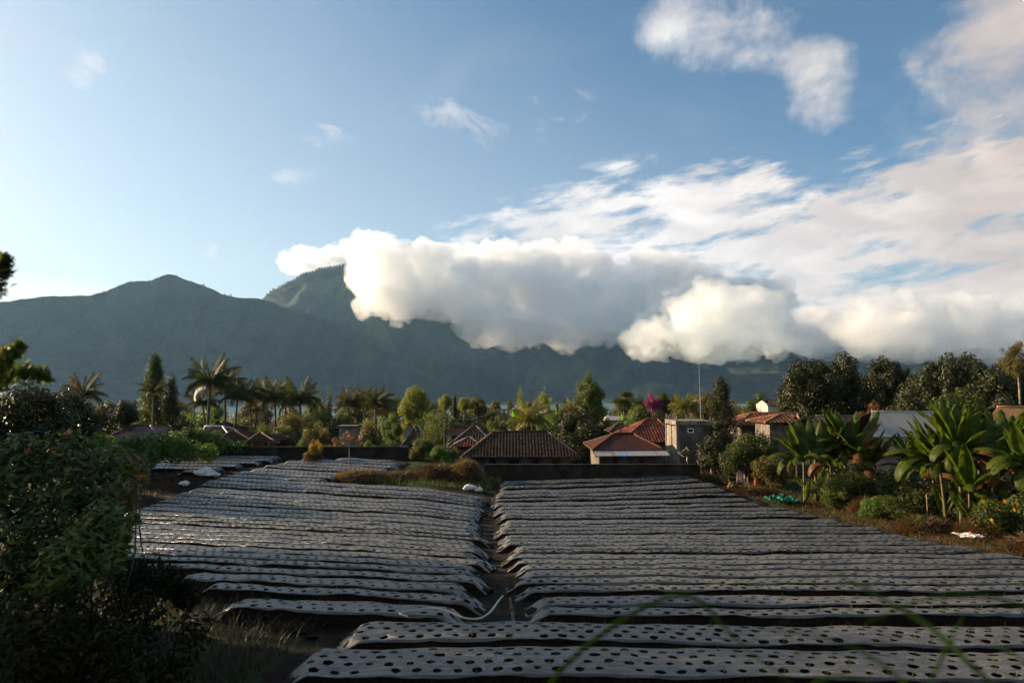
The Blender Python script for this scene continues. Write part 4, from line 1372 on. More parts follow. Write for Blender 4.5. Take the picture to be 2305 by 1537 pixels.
house('brown sheet roof with pale verge behind the first banana plants', 1786, 1908, 985, 1836, 1934, 936, 39, 4.6, 'sheet', m_rust2, None, None, posts=True, gable=True, pw=0.7, capr=0.05)
house('distant white gabled house with brown roof among the trees', 1726, 1768, 913, 1730, 1764, 900, 110, 6.0, 'tile', m_tile_brown, True, m_whitewall, cw=0.4, rows=5, gable=True, over=0.3)
house('distant cream building behind the big tree trunks', 1795, 1832, 916, 1797, 1830, 908, 120, 6.0, 'sheet', m_white_sheet, True, m_whitewall, gable=True, pw=2)
house('large pale sheet roof behind the main banana clump', 1945, 2205, 1003, 1962, 2190, 927, 29, 6.0, 'sheet', m_white_sheet, None, None, posts=True, gable=True, pw=1.0, capr=0.05, over=0.3)
house('low rusty sheet roof in front of the large pale roof', 1930, 2110, 1013, 1945, 2120, 985, 26.6, 2.4, 'sheet', m_rust2, None, None, posts=True, gable=True, pw=0.45, capr=0.03, over=0.2)
house('lowest rusty sheet roof above the vegetable patch', 1945, 2115, 1066, 1962, 2120, 1030, 23.6, 2.2, 'sheet', m_rust2, None, None, posts=True, gable=True, pw=0.5, capr=0.03, over=0.2, name='shed', cat='shed')
house('ochre sheet roof at the right edge of the picture', 2205, 2420, 968, 2245, 2400, 916, 30, 5.0, 'sheet', m_yellow_sheet, None, None, posts=True, gable=True, pw=0.9, capr=0.06)
house('rusty sheet roof below the ochre roof at the right edge', 2255, 2460, 1022, 2275, 2440, 975, 25, 3.4, 'sheet', m_rust2, None, None, posts=True, gable=True, pw=0.6, capr=0.04, over=0.2)

# parasol huts
def parasol(px, pyt, wpx, Y, label):
    p = at(px, pyt, Y); z0 = zf(p.x, Y); w = wpx * Y / F0 / 2
    root = thing('thatched_parasol', label, 'parasol', (p.x, Y, z0), 0, 'thatched garden parasols')
    h = p.z - z0
    link('pole', Geo().tube([(0, 0, 0), (0, 0, h - 0.05)], 0.045, 6).mesh('pole'), m_wood, root)
    n, k = 28, 5
    th = np.linspace(0, 2 * np.pi, n + 1); r_ = np.linspace(0.02, 1, k)
    P = np.array([[(w * q * math.cos(a) * (1 + 0.06 * math.sin(a * 9) * q), w * q * math.sin(a) * (1 + 0.06 * math.sin(a * 9) * q), h - 0.62 * w * q ** 1.15 + 0.015 * math.sin(a * 13)) for a in th] for q in r_])
    g = Geo().grid(P, True)
    g.grid(P - np.array([0, 0, 0.07]), False)
    g.grid(np.stack([P[-1], P[-1] - np.array([0, 0, 0.07])]), True)
    link('canopy', g.mesh('canopy'), m_thatch, root)


for a in ((653, 976, 34, 44, 'thatched garden parasol on a pole right of the pavilions'), (690, 981, 36, 46, 'dim thatched parasol behind the round garden bush'), (728, 981, 36, 45, 'thatched parasol behind the golden bush'),
          (821, 979, 34, 43, 'thatched parasol right of the leaning thin tree')):
    parasol(*a)

# concrete tower
Yt = 36.0
fl, fr = at(1522, 947, Yt), at(1604, 947, Yt)
z0 = zf(fl.x, Yt) - 0.3
zt_top = fl.z
root = thing('concrete_tower', 'unfinished concrete tower with one small white-framed window', 'building', (fl.x, Yt, z0))
Ht, Wt, Dt = zt_top - z0, fr.x - fl.x, 2.55
wz = at(1555, 969, Yt).z - z0; wx = at(1555, 969, Yt).x - fl.x
g = Geo()
wall_open(g, 0.16, Wt - 0.16, 0.05, 0.17, 0, Ht - 0.22, [(wx - 0.13, wx + 0.13, wz - 0.085, wz + 0.085)])
link('front_wall', g.mesh('tower_front_wall'), m_darkwall, root)  # darker material than the side walls puts the front's shade into its colour
link('back_wall', Geo().box(0.16, Wt - 0.16, Dt - 0.16, Dt - 0.02, 0, Ht - 0.22).mesh('tower_back_wall'), m_darkwall, root)
link('side_wall', Geo().box(0.04, 0.14, 0.18, Dt - 0.18, 0, Ht - 0.30).box(Wt - 0.14, Wt - 0.04, 0.18, Dt - 0.18, 0, Ht - 0.3).mesh('tower_side_wall'), m_concrete, root)
for x in (0, Wt - 0.16):
    for y in (0, Dt / 2 - 0.08, Dt - 0.16):
        link('column', Geo().box(x, x + 0.16, y, y + 0.16, 0, Ht - 0.222).mesh('column'), m_concrete, root)
link('ring_beam', Geo().box(-0.02, Wt + 0.02, -0.02, Dt + 0.02, Ht - 0.22, Ht).mesh('ring_beam'), m_concrete, root)
wn = link('window', Geo().box(wx - 0.125, wx + 0.125, 0.10, 0.12, wz - 0.08, wz + 0.08).mesh('tower_pane'), m_void, root)
g = Geo()
for b in ((-0.16, -0.11, -0.115, 0.115), (0.11, 0.16, -0.115, 0.115), (-0.11, 0.11, 0.07, 0.115), (-0.11, 0.11, -0.115, -0.07)):
    g.box(wx + b[0], wx + b[1], 0.02, 0.052, wz + b[2], wz + b[3])
link('frame', g.mesh('tower_window_frame'), m_paint, wn)
for i, (x, y) in enumerate([(0.05, q) for q in np.linspace(0.06, Dt - 0.1, 6)] + [(q, 0.06) for q in (0.75, 1.45, Wt - 0.1)] + [(q, Dt - 0.1) for q in (0.6, 1.2)]):
    link('starter_post', Geo().box(x - 0.022, x + 0.022, y - 0.022, y + 0.022, Ht, Ht + 0.27 + 0.05 * math.sin(i * 3)).mesh('starter_post'), m_concrete, root)

# grey concrete gate house near the left wall
p = at(780, 958, 47); z0 = zf(p.x, 47) - 0.1
root = thing('concrete_kiosk', 'small grey concrete kiosk with flat dark roof among the garden trees', 'kiosk', (p.x, 47, z0))
H_ = p.z - z0; w_ = 34 * 47 / F0 / 2
link('wall', Geo().box(-w_, w_, 0, 1.4, 0, H_ - 0.08).mesh('kiosk_wall'), m_concrete, root)
link('roof', Geo().box(-w_ - 0.12, w_ + 0.15, -0.2, 1.6, H_ - 0.078, H_).mesh('kiosk_roof'), m_darkwall, root)
wn = link('window', Geo().box(-w_ * 0.65, w_ * 0.55, -0.03, -0.004, H_ - 0.62, H_ - 0.28).mesh('kiosk_shutter'), m_block, root)

# block walls at the far ends of the plots
def block_wall(pts, top, label, name='block_wall', bottom=-0.9):
    """pts: two ground points; staggered blocks, each with its own edges"""
    a, b = np.array(pts[0]), np.array(pts[1])
    L = np.linalg.norm(b - a); ang = math.atan2(b[1] - a[1], b[0] - a[0])
    root = thing(name, label, 'wall', (a[0], a[1], 0), ang)
    me = Geo().box(0.006, 0.394, -0.07, 0.07, 0.006, 0.194).mesh('block')
    half = Geo().box(0.006, 0.194, -0.07, 0.07, 0.006, 0.194).mesh('block_half')
    nrow = int(round((top - bottom) / 0.2)); n = int(L / 0.4)
    z00 = top - nrow * 0.2
    link('mortar', Geo().box(0.002, n * 0.4 - 0.002, -0.06, 0.06, z00 - 2.6, top - 0.012).mesh('mortar'), m_wallblock, root)
    r = random.Random(5)
    for j in range(nrow):
        sh = 0.2 if j % 2 else 0.0
        if sh: link('block', half, m_wallblock, root, loc=(0, r.uniform(-0.006, 0.006), z00 + j * 0.2))
        for i in range(n - (1 if sh else 0)):
            link('block', me, m_wallblock, root, loc=(i * 0.4 + sh, r.uniform(-0.008, 0.008), z00 + j * 0.2))
    link('coping', Geo().box(-0.02, n * 0.4 + 0.02, -0.1, 0.1, top + 0.002, top + 0.05).mesh('coping'), m_wallblock, root)


pl, pr = at(1092, 1047, 32.2), at(1590, 1047, 32.2)
block_wall(((pl.x, 32.25), (pr.x, 32.2)), pl.z, 'long dark block wall behind the beds right of the ditch')
pl, pr = at(470, 1007, 37.2), at(924, 1007, 37.2)
block_wall(((pl.x, 37.2), (pr.x, 37.2)), pl.z, 'long dark block wall behind the far beds, below the parasols')


# ---------------------------------------------------------------- the planting, left to right
T = tree
# big trees on the left
T('broad2', 60, 862, 250, 24, 'very dark spreading tree at the left edge behind the flowers', 'dark')
T('broad1', 150, 868, 200, 30, 'dark tree behind the drooping palm at far left', 'dark')
T('bush1', 165, 925, 150, 32, 'dark rounded tree below the drooping palm', 'deep', name='tree')
T('broad3', 285, 896, 70, 44, 'small dark tree left of the tall conifer', 'dark')
T('bush3', 245, 915, 120, 46, 'dark bushy tree above the rusty striped roof', 'dark', name='tree')
T('cone1', 350, 804, 120, 62, 'tall slender feathery conifer on the left', 'deep', name='conifer')
T('cone2', 387, 860, 76, 60, 'shorter bushy conifer touching the tall conifer', 'dark', name='conifer')
T('bush2', 318, 950, 60, 50, 'low dark bush at the foot of the tall conifer', 'dark')
T('bush1', 405, 930, 110, 40, 'round dark tree between the rusty roof and the palms', 'dark', name='tree')
T('bush2', 425, 955, 70, 36, 'dark shrub behind the tall grass hedge', 'deep')
palm(186, 888, 55, 42, 'drooping dry palm among the dark trees at far left', 15)
palm(345, 880, 38, 55, 'small palm with pale stem in front of the tall conifer', 9)
# the palm row
for a in ((473, 862, 62, 62, 'tallest palm, left of the palm row', 18), (506, 868, 52, 66, 'palm with dark crown just right of the tallest palm', 16), (455, 908, 40, 72, 'short palm left of the tallest palm stem', 13),
          (535, 893, 52, 60, 'palm with yellowed hanging fronds in the middle of the row', 16), (560, 893, 48, 64, 'slim palm with upright pale top in the row', 15), (580, 920, 36, 70, 'small palm with pale bare stalks', 12),
          (600, 895, 42, 68, 'thin palm behind the pale-stalked palm', 13), (619, 897, 46, 66, 'palm with dark round heart near the end of the row', 15), (675, 900, 50, 62, 'palm at the end of the row, upright central frond', 15),
          (642, 905, 38, 74, 'palm seen between the last two big palms', 12), (786, 908, 44, 58, 'palm with slender stem beside the pointed cypress', 15), (845, 908, 42, 62, 'pinkish dry palm right of the slender-stemmed palm', 14),
          (818, 905, 38, 66, 'palm half hidden behind the pinkish dry palm', 12)):
    palm(*a)
T('broad1', 655, 925, 110, 52, 'broad olive tree under the last palm of the row', 'olive')
T('bush1', 730, 915, 90, 60, 'leafy green tree left of the pointed cypress foot', 'mid', name='tree')
T('bush2', 640, 955, 70, 46, 'dark green shrub left of the tallest parasol', 'deep')
T('pillar', 742, 880, 24, 66, 'narrow pointed cypress standing above the garden', 'deep', name='cypress', cat='cypress')
T('pillar', 722, 908, 14, 70, 'small yellowish cypress left of the pointed cypress', 'olive', name='cypress', cat='cypress')
T('bush3', 715, 948, 66, 45, 'round olive-gold garden tree in front of the cypress', 'olive', name='tree')
T('bush2', 770, 925, 110, 58, 'dark leafy tree behind the grey kiosk', 'deep', name='tree')
T('bush1', 835, 940, 90, 50, 'olive bush tree right of the grey kiosk', 'olive', name='tree')
T('layer1', 845, 885, 76, 75, 'flat-topped brownish tree behind the pinkish palm', 'olive')
T('bush1', 880, 925, 56, 52, 'vivid green round tree left of the bamboo', 'bright', name='tree')
T('broad3', 893, 950, 34, 46, 'small leafy tree with visible stem below the vivid tree', 'mid')
T('bush3', 560, 965, 80, 58, 'scrubby bush under the palm row', 'olive')
T('bush2', 605, 950, 90, 62, 'greenish bush under the right end of the palm row', 'mid')
T('bush1', 500, 945, 80, 66, 'grey-green bush between the palm stems', 'deep')
T('bush2', 470, 975, 60, 40, 'bright green shrub behind the far grass hedge', 'bright')
T('bush2', 520, 990, 70, 39, 'low leafy shrub in front of the pavilions', 'mid')
T('bush1', 680, 985, 40, 42, 'bright low shrub by the parasols', 'bright')
T('bush1', 832, 988, 36, 41, 'bright low shrub right of the last parasol', 'bright')
T('bush3', 760, 985, 50, 43, 'brownish low shrub below the grey kiosk', 'rust')
T('bush2', 880, 985, 50, 43, 'dark low shrub in front of the vivid tree', 'mid')
T('bush1', 940, 985, 60, 44, 'dark shrub at the foot of the pale hip roof', 'deep')
T('sparse', 787, 965, 70, 30.5, 'thin leaning tree with a few dry leaves in the far beds', 'rust', bark=m_palebark, group='lone trees in the fields')
T('bush3', 712, 990, 34, 33.5, 'golden-topped bush on a small mound in the far beds', 'gold', group='lone trees in the fields')
T('bush2', 708, 1010, 54, 33.2, 'dark lower bush around the golden-topped bush', 'olive', group='lone trees in the fields')
# bright trees toward the lake
T('broad2', 935, 868, 86, 72, 'big yellow-green tree behind the bamboo', 'lime')
T('broad1', 1002, 885, 40, 85, 'rounded yellow-green tree right of the bamboo top', 'lime')
T('cone2', 1023, 896, 26, 90, 'dark small cypress between the yellow-green trees', 'dark', name='conifer')
T('broad3', 1045, 892, 36, 92, 'yellow-green tree right of the small dark cypress', 'lime')
T('broad1', 1076, 890, 54, 95, 'wide pale olive tree above the dark roofs', 'olive')
T('broad3', 1116, 900, 30, 98, 'small round tree standing against the lake', 'olive')
T('airy', 1148, 897, 26, 105, 'thin-crowned tree standing against the lake', 'olive')
T('pillar', 1171, 883, 26, 88, 'upright yellow-green tree right of the lake gap', 'lime')
T('bush1', 1195, 900, 34, 90, 'dark olive tree beside the upright yellow-green tree', 'olive', name='tree')
T('airy', 1222, 876, 66, 84, 'open-crowned yellow-green tree behind the tiled house', 'lime')
T('cone2', 1254, 912, 26, 100, 'little dark conifer near the water', 'deep', name='conifer')
T('bush2', 965, 925, 50, 80, 'bright shrub right behind the bamboo', 'lime')
T('bush1', 1060, 930, 90, 70, 'dark hedge tree above the dark hipped roof', 'dark', name='tree')
T('bush2', 1040, 945, 70, 60, 'low dark tree over the red sheet roof', 'deep', name='tree')
T('bush3', 1120, 935, 50, 55, 'leafy tree left of the golden palm', 'mid', name='tree')
T('bush1', 1150, 955, 70, 52, 'green tree behind the ridge of the tiled house', 'deep', name='tree')
T('bush2', 1130, 920, 80, 95, 'yellow-green thicket near the tall green flags', 'lime')
T('bush3', 1290, 930, 110, 95, 'golden bush line near the water', 'gold')
T('bush1', 1230, 925, 90, 100, 'olive bush line near the water', 'olive')
palm(1195, 945, 52, 50, 'golden feathery palm behind the tiled house', 16, True)
palm(1180, 955, 40, 52, 'second golden palm beside the feathery one', 12, True)
palm(1290, 920, 36, 70, 'small green palm left of the pointed leafy tree', 12, True)
T('broad2', 1330, 850, 84, 66, 'tall pointed leafy tree left of the red roofs', 'mid', hmul=1.0)
T('cone2', 1325, 848, 50, 66.5, 'pointed top of pale leaves above the leafy tree', 'bright', name='conifer')
T('broad1', 1305, 915, 110, 55, 'dense dark shade tree between the tiled house and red roof', 'dark')
T('bush1', 1310, 940, 120, 52, 'very dark lower tree between the two main houses', 'dark', name='tree')
T('layer1', 1405, 884, 62, 90, 'flat-topped dark tree behind the small brown roof', 'deep')
T('broad2', 1440, 893, 60, 95, 'second flat dark tree left of the bougainvillea', 'deep')
T('bush2', 1440, 905, 70, 80, 'bright green tree below the bougainvillea', 'mid', name='tree')
T('bush3', 1470, 885, 44, 76, 'magenta bougainvillea bush behind the red tiled roof', 'magenta', name='bougainvillea', cat='bougainvillea')
T('broad3', 1490, 880, 56, 82, 'dark tree behind the bougainvillea', 'deep')
T('bush1', 1425, 925, 60, 62, 'bamboo-like green tree above the small brown roof', 'bright', name='tree')
T('bush3', 1480, 925, 60, 64, 'leafy shrub between bougainvillea and red roof', 'mid')
palm(1542, 918, 52, 48, 'golden green palm standing behind the concrete tower', 17, True)
T('broad1', 1590, 880, 70, 62, 'olive tree right of the antenna mast', 'olive')
T('broad3', 1560, 885, 60, 80, 'pale olive tree behind the golden green palm', 'olive')
# right side
T('cone1', 1622, 856, 140, 37, 'dark glossy tree standing against the concrete tower', 'dark', name='tree')
T('bush1', 1612, 935, 90, 35, 'dark lower leaves hanging beside the concrete tower', 'dark', name='tree')
T('broad3', 1600, 975, 80, 31, 'small dark fruit tree with bare stem behind the wall end', 'dark', bark=m_palebark)
T('broad1', 1690, 965, 130, 28, 'wide dark fruit tree left of the first banana plant', 'deep', bark=m_palebark)
T('broad3', 1660, 990, 90, 27, 'lower fruit tree over the small hut', 'deep', bark=m_palebark)
T('bush2', 1735, 1020, 90, 25, 'olive leafy shrub beside the small hut', 'olive')
T('bush1', 1690, 895, 66, 75, 'dark bushy tree behind the orange roof', 'deep', name='tree')
T('bush3', 1660, 915, 60, 70, 'golden green shrub above the orange roof', 'olive')
T('bush2', 1800, 905, 70, 85, 'mid green tree beside the white gabled house', 'mid', name='tree')
T('broad1', 1828, 797, 150, 58, 'large round-headed tree with pale forked trunk', 'dark', bark=m_palebark)
T('broad2', 1885, 794, 130, 60, 'tallest dark tree right of the round-headed tree', 'dark', bark=m_palebark)
T('broad2', 1995, 802, 100, 55, 'dark tree standing apart in the middle of the right trees', 'dark')
T('airy', 2040, 820, 60, 54, 'thin leafy branch tree right of the separate dark tree', 'deep')
T('broad2', 2120, 796, 140, 50, 'broad dark tree behind the pale roof', 'dark')
T('broad2', 2192, 794, 130, 52, 'dark tree second from the right edge', 'dark')
T('broad2', 2265, 800, 130, 50, 'very dark tree near the right edge', 'dark')
T('airy', 2288, 757, 90, 42, 'tall thin tree with sparse golden leaves at the right edge', 'olive', bark=m_palebark)
T('broad1', 1945, 838, 130, 64, 'dark tree filling the gap behind the separate dark tree', 'dark')
T('broad1', 2065, 835, 130, 53, 'dark tree right behind the thin leafy branch tree', 'dark')
T('broad3', 2232, 822, 150, 47, 'low dark tree under the two right-hand crowns', 'dark')
T('broad3', 1780, 852, 90, 66, 'dark tree left of the round-headed tree', 'dark')
T('bush1', 2050, 868, 160, 47, 'dark thicket behind the pale roof', 'dark', name='tree')
T('bush3', 1955, 905, 90, 52, 'brownish shrub left of the pale roof', 'rust')
T('bush2', 2150, 862, 170, 45, 'dark leafy thicket left of the ochre roof', 'deep', name='tree')
T('bush1', 2260, 880, 110, 42, 'dark thicket above the ochre roof', 'dark', name='tree')
T('bush1', 1935, 870, 120, 66, 'dark lower tree between the big trunks', 'dark', name='tree')
T('bush2', 1870, 890, 120, 62, 'dark undergrowth beneath the big round-headed tree', 'deep')

# far trees along the lake shore
rr = random.Random(4)
for i in range(32):
    px = -60 + i * 78 + rr.uniform(-18, 18)
    Yf = rr.uniform(120, 260)
    py = rr.uniform(899, 914) if 430 < px < 720 or 1090 < px < 1290 else rr.uniform(890, 904)
    if 1560 < px < 1760: py = rr.uniform(880, 905)
    T(rr.choice(['bush1', 'bush2', 'broad2', 'bush3']), px, py, rr.uniform(80, 130), Yf, 'small far tree near the lake shore, %s from the left edge' % ORD[i], rr.choice(['deep', 'olive', 'mid', 'olive']), name='tree', group='far trees near the lake shore')

# garden thicket between the houses
rr = random.Random(9)
for i in range(32):
    px = 420 + i * 58 + rr.uniform(-16, 16)
    T(rr.choice(['bush1', 'bush2', 'bush3']), px, rr.uniform(912, 940), rr.uniform(80, 130), rr.uniform(62, 100), '%s thicket tree between the village roofs, %s from the tall conifer' % (rr.choice(['dark', 'leafy', 'dense']), ORD[i]),
      rr.choice(['deep', 'mid', 'deep', 'olive', 'mid', 'bright', 'lime']), name='tree', group='garden thicket between the roofs')
# unseen trees added left of the view to shade the near beds and bank
for x_, y_, h_, lab_ in ((-13.5, 12.0, 6.6, 'unseen tree added beyond the left edge to shade the bank'), (-17.0, 16.5, 7.6, 'taller unseen tree added beyond the left edge for shade'), (-11.6, 9.3, 4.3, 'nearest unseen tree added beyond the left edge for shade')):
    T('broad1', W0 / 2 + x_ / y_ * F0, HORIZON - (h_ - CAMZ) / y_ * F0, 5.0 / y_ * F0, y_, lab_, 'mid', group='trees at the left edge')

# the village and its trees go on past both edges of the picture
rr = random.Random(21)
for i in range(14):
    px = -1150 + i * 82 + rr.uniform(-25, 25)
    T(rr.choice(['broad1', 'broad2', 'bush1', 'broad3']), px, rr.uniform(850, 900), rr.uniform(110, 190), rr.uniform(30, 60), 'tree beyond the left edge of the picture, %s in its row' % ORD[i], rr.choice(['dark', 'deep', 'mid']), name='tree', group='trees past the edges')
for i in range(14):
    px = 2370 + i * 82 + rr.uniform(-25, 25)
    T(rr.choice(['broad1', 'broad2', 'bush1', 'broad3']), px, rr.uniform(800, 890), rr.uniform(110, 190), rr.uniform(30, 60), 'tree beyond the right edge of the picture, %s in its row' % ORD[i], rr.choice(['dark', 'deep', 'mid']), name='tree', group='trees past the edges')

# bamboo
def bamboo(px, pytop, pybase, wpx, Y, label):
    Y = YM(px, Y)
    p = at(px, pytop, Y); z0 = zf(p.x, Y); h = p.z - z0; w = wpx * Y / F0 / 2
    root = thing('bamboo_clump', label, 'bamboo', (p.x, Y, z0))
    r = np.random.default_rng(3)
    lv, tips = [], []
    for i in range(20):
        a = r.uniform(0, 6.28); q = r.random() ** 0.6
        hh = h * r.uniform(0.62, 1.0)
        s = np.linspace(0, 1, 8)
        out_ = w * q
        P = np.stack([np.cos(a) * (0.15 * w + out_ * s ** 2.2), np.sin(a) * (0.15 * w + out_ * s ** 2.2), hh * (s - 0.12 * s ** 4)], -1)
        link('culm', Geo().tube(P, np.linspace(0.035, 0.008, 8), 5).mesh('culm', True), m_culm, root)
        n = 420
        q = r.uniform(0.28, 1.0, n)
        c = np.stack([np.interp(q, s, P[:, k]) for k in range(3)], -1) + r.normal(0, 0.16 * w + 0.05, (n, 3)) * np.array([1, 1, 0.6])
        lv.append(c)
    c = np.vstack(lv); c[:, 2] = np.maximum(c[:, 2], 0.2)
    V, Q = leaf_quads(c, r.normal(size=c.shape) + np.array([0, 0, 0.2]), r.uniform(0.05, 0.11, len(c)), r, 0.16)
    link('foliage', mesh_np('bamboo_foliage', V, Q), LM['mid'], root)


m_culm = noisy('bamboo_culm', (0.10, 0.11, 0.03), (0.18, 0.17, 0.05), 4, 0.5, 0.4, 0)
bamboo(975, 897, 1010, 66, 40, 'tall feathery bamboo clump left of the tiled house')
T('bush2', 952, 985, 70, 36, 'leafy dark bush at the foot of the bamboo', 'deep', group='lone trees in the fields')
T('bush1', 992, 1000, 56, 34, 'bright green feathery bush below the bamboo', 'bright', group='lone trees in the fields')
T('bush3', 935, 1005, 40, 35, 'grey-green vine bush left of the bamboo foot', 'olive', group='lone trees in the fields')
T('bush3', 1020, 1005, 40, 36, 'olive scrub right of the bright feathery bush', 'olive', group='lone trees in the fields')

# ---------------------------------------------------------------- bananas on the right
banana(1812, 1135, 21.0, 1.55, 'banana plant with a clean pale stem beside the green net',
       [(0, 200, 5, 0.95, 0), (0, 100, 12, 0.9, 0), (1, 175, -8, 1.0, 0), (1, 140, 0, 0.9, 0), (2, 185, -25, 0.95, 0), (3, 190, -30, 0.9, 0), (3, 345, -20, 0.75, 0), (2, 5, -10, 0.8, 0), (4, 230, -20, 0.7, 0)], 1.45, 0.0, 0.07)
banana(1838, 1120, 21.8, 1.5, 'banana plant just behind the clean-stemmed one',
       [(0, 80, 10, 0.85, 0), (1, 30, 8, 0.9, 0), (0, 150, 0, 1.0, 0), (2, 350, -5, 0.95, 0), (3, 300, -15, 0.7, 0)], 1.45)
banana(1905, 1110, 22.0, 1.75, 'banana plant with upright leaves in the middle of the row',
       [(0, 180, 8, 1.0, 0), (0, 90, 14, 1.0, 0), (1, 165, 5, 1.1, 0), (1, 215, -2, 0.9, 0), (0, 10, 6, 0.9, 0), (2, 200, -10, 0.9, 0)], 1.5)
banana(1930, 1115, 21.6, 1.6, 'banana plant with one dry orange leaf pointing up',
       [(0, 15, 2, 1.25, 0), (1, 5, 6, 1.0, 1), (0, 120, 12, 1.1, 0), (2, 350, 0, 0.8, 1), (1, 190, 0, 0.9, 0), (3, 250, -20, 0.7, 1)], 1.5)
banana(2130, 1170, 18.0, 1.75, 'leftmost stem of the big banana clump, arching leaves to the left',
       [(2, 178, -18, 1.15, 0), (3, 188, -22, 1.2, 0), (1, 165, 2, 1.0, 0), (0, 150, 4, 1.0, 0), (4, 195, -32, 1.0, 0), (1, 200, 6, 0.9, 0), (3, 230, -25, 0.8, 0)], 1.5, -0.15, 0.075)
banana(2165, 1175, 17.6, 2.1, 'tallest stem in the middle of the big banana clump',
       [(0, 100, 16, 1.1, 0), (0, 160, 10, 1.1, 0), (1, 150, 4, 1.15, 0), (1, 20, 8, 1.0, 0), (0, 60, 14, 1.0, 0), (2, 340, -6, 1.0, 0), (3, 200, -12, 0.9, 0), (4, 300, -30, 0.9, 1)], 1.55, 0.05, 0.085)
banana(2205, 1165, 17.9, 1.9, 'right stem of the big banana clump with a hanging dry leaf',
       [(0, 85, 14, 1.1, 0), (1, 10, 4, 1.0, 0), (0, 30, 8, 1.05, 0), (2, 350, 2, 1.1, 0), (3, 250, -30, 1.1, 1), (1, 120, 5, 0.9, 0), (4, 20, -10, 0.9, 1)], 1.5, 0.1, 0.08)
banana(2185, 1180, 17.0, 1.1, 'short young banana stem in front of the big clump',
       [(1, 200, -10, 0.6, 0), (0, 90, 5, 0.6, 0), (3, 330, -20, 0.6, 0), (1, 20, 0, 0.55, 0)], 1.4, 0.0, 0.055)
banana(2330, 1190, 16.5, 1.6, 'banana plant at the right edge with drooping torn leaves',
       [(3, 180, 5, 1.0, 0), (4, 195, -12, 1.0, 0), (1, 90, 8, 1.0, 0), (2, 150, 0, 1.0, 0), (0, 20, 6, 1.0, 0), (3, 220, -20, 0.9, 0)], 1.5)
banana(2262, 1150, 19.0, 1.9, 'banana plant behind the right stem of the clump',
       [(0, 95, 12, 1.0, 0), (1, 5, 6, 1.1, 0), (2, 340, 0, 1.0, 0), (1, 170, 0, 0.9, 0), (0, 130, 8, 0.9, 0), (4, 0, -10, 0.8, 1)], 1.5)

for i, (px, py, Y, h_, lab) in enumerate(((2105, 1150, 19.2, 1.3, 'short banana plant left of the big clump'), (2145, 1150, 18.9, 1.9, 'banana plant hidden in the back of the big clump'), (2235, 1165, 17.4, 1.3, 'short banana plant right of the hanging dry leaf'),
                                         (2290, 1160, 18.2, 2.0, 'tall banana plant near the right edge'), (1870, 1115, 21.9, 1.3, 'short banana plant between the two left ones'), (1960, 1110, 21.4, 1.2, 'short banana plant under the dry orange leaf'),
                                         (2200, 1140, 19.5, 2.1, 'tall banana plant behind the middle of the clump'), (2060, 1120, 20.6, 1.2, 'small banana plant below the pale roof'))):
    rb = random.Random(i + 50)
    banana(px, py, Y, h_, lab, [(rb.choice([0, 0, 0, 1, 1, 2]), rb.uniform(0, 360), rb.uniform(-8, 14), rb.uniform(0.8, 1.1), 0) for _ in range(7)] + [(3, rb.uniform(180, 360), -30, 0.8, 1)], 1.4, rb.uniform(-0.1, 0.1), 0.065)

# low greenery along the right edge of the field
for a in ((1850, 1075, 90, 21.8, 'dark ivy-like mound behind the clean banana stem', 'deep'), (1910, 1055, 150, 21.0, 'large mound of dark vine leaves right of the clean stem', 'deep'), (1880, 1068, 80, 20.3, 'vine leaf mound nearest the clean stem', 'mid'),
          (1995, 1070, 150, 20.2, 'broad-leaved vegetable patch below the rusty roof', 'deep'), (2050, 1085, 120, 19.4, 'dark leafy patch left of the big banana clump', 'deep'), (1960, 1118, 70, 18.8, 'bright pumpkin leaves by the dry grass', 'bright'),
          (2100, 1075, 130, 19.2, 'dark undergrowth beneath the arching banana leaves', 'dark'), (2240, 1060, 200, 18.4, 'dark undergrowth behind the yellow flowers', 'dark'), (2075, 1158, 46, 16.8, 'small bright green weed at the field edge', 'bright'),
          (2175, 1085, 110, 18.6, 'dark leaves filling the big banana clump', 'dark'), (1935, 1040, 130, 22.8, 'dark shrub behind the vine mound', 'dark'), (2010, 1045, 120, 22.4, 'dark shrub below the low rusty roof', 'dark'),
          (2030, 1130, 100, 18.4, 'low leafy weeds between the pumpkin leaves and banana clump', 'deep'), (1990, 1110, 90, 18.8, 'leafy weeds above the pumpkin leaves', 'mid'),
          (2250, 1118, 120, 16.2, 'green bush with yellow-orange flowers at the right edge', 'deep'), (2310, 1100, 120, 16.0, 'taller flower bush at the far right edge', 'deep')):
    T('bush1' if a[0] % 2 else 'bush2', *a[:4], a[4], a[5], group='greenery along the field edge')


def flower_mesh(name):
    g = Geo()
    for i in range(9):
        a = i * 2 * math.pi / 9
        c, s = math.cos(a), math.sin(a); c2, s2 = math.cos(a + 0.28), math.sin(a + 0.28); c3, s3 = math.cos(a - 0.28), math.sin(a - 0.28)
        g.add([(0.1 * c, 0.1 * s, 0), (0.7 * c3, 0.7 * s3, 0.10), (1.0 * c, 1.0 * s, 0.02), (0.7 * c2, 0.7 * s2, 0.10)], [(0, 1, 2, 3)])
    P = np.array([[(0.26 * math.cos(a) * q, 0.26 * math.sin(a) * q, 0.12 - 0.12 * q * q) for a in np.linspace(0, 2 * np.pi, 9)] for q in (0.05, 0.6, 1.0)])
    g.grid(P, True)
    return g.mesh(name)


FLW = flower_mesh('flower_head')
m_orange = leafmat('orange_petal', (0.36, 0.08, 0.004), (0.50, 0.14, 0.008), None, 0.35)
m_yellow = leafmat('yellow_petal', (0.62, 0.30, 0.012), (0.75, 0.40, 0.02), None, 0.35)


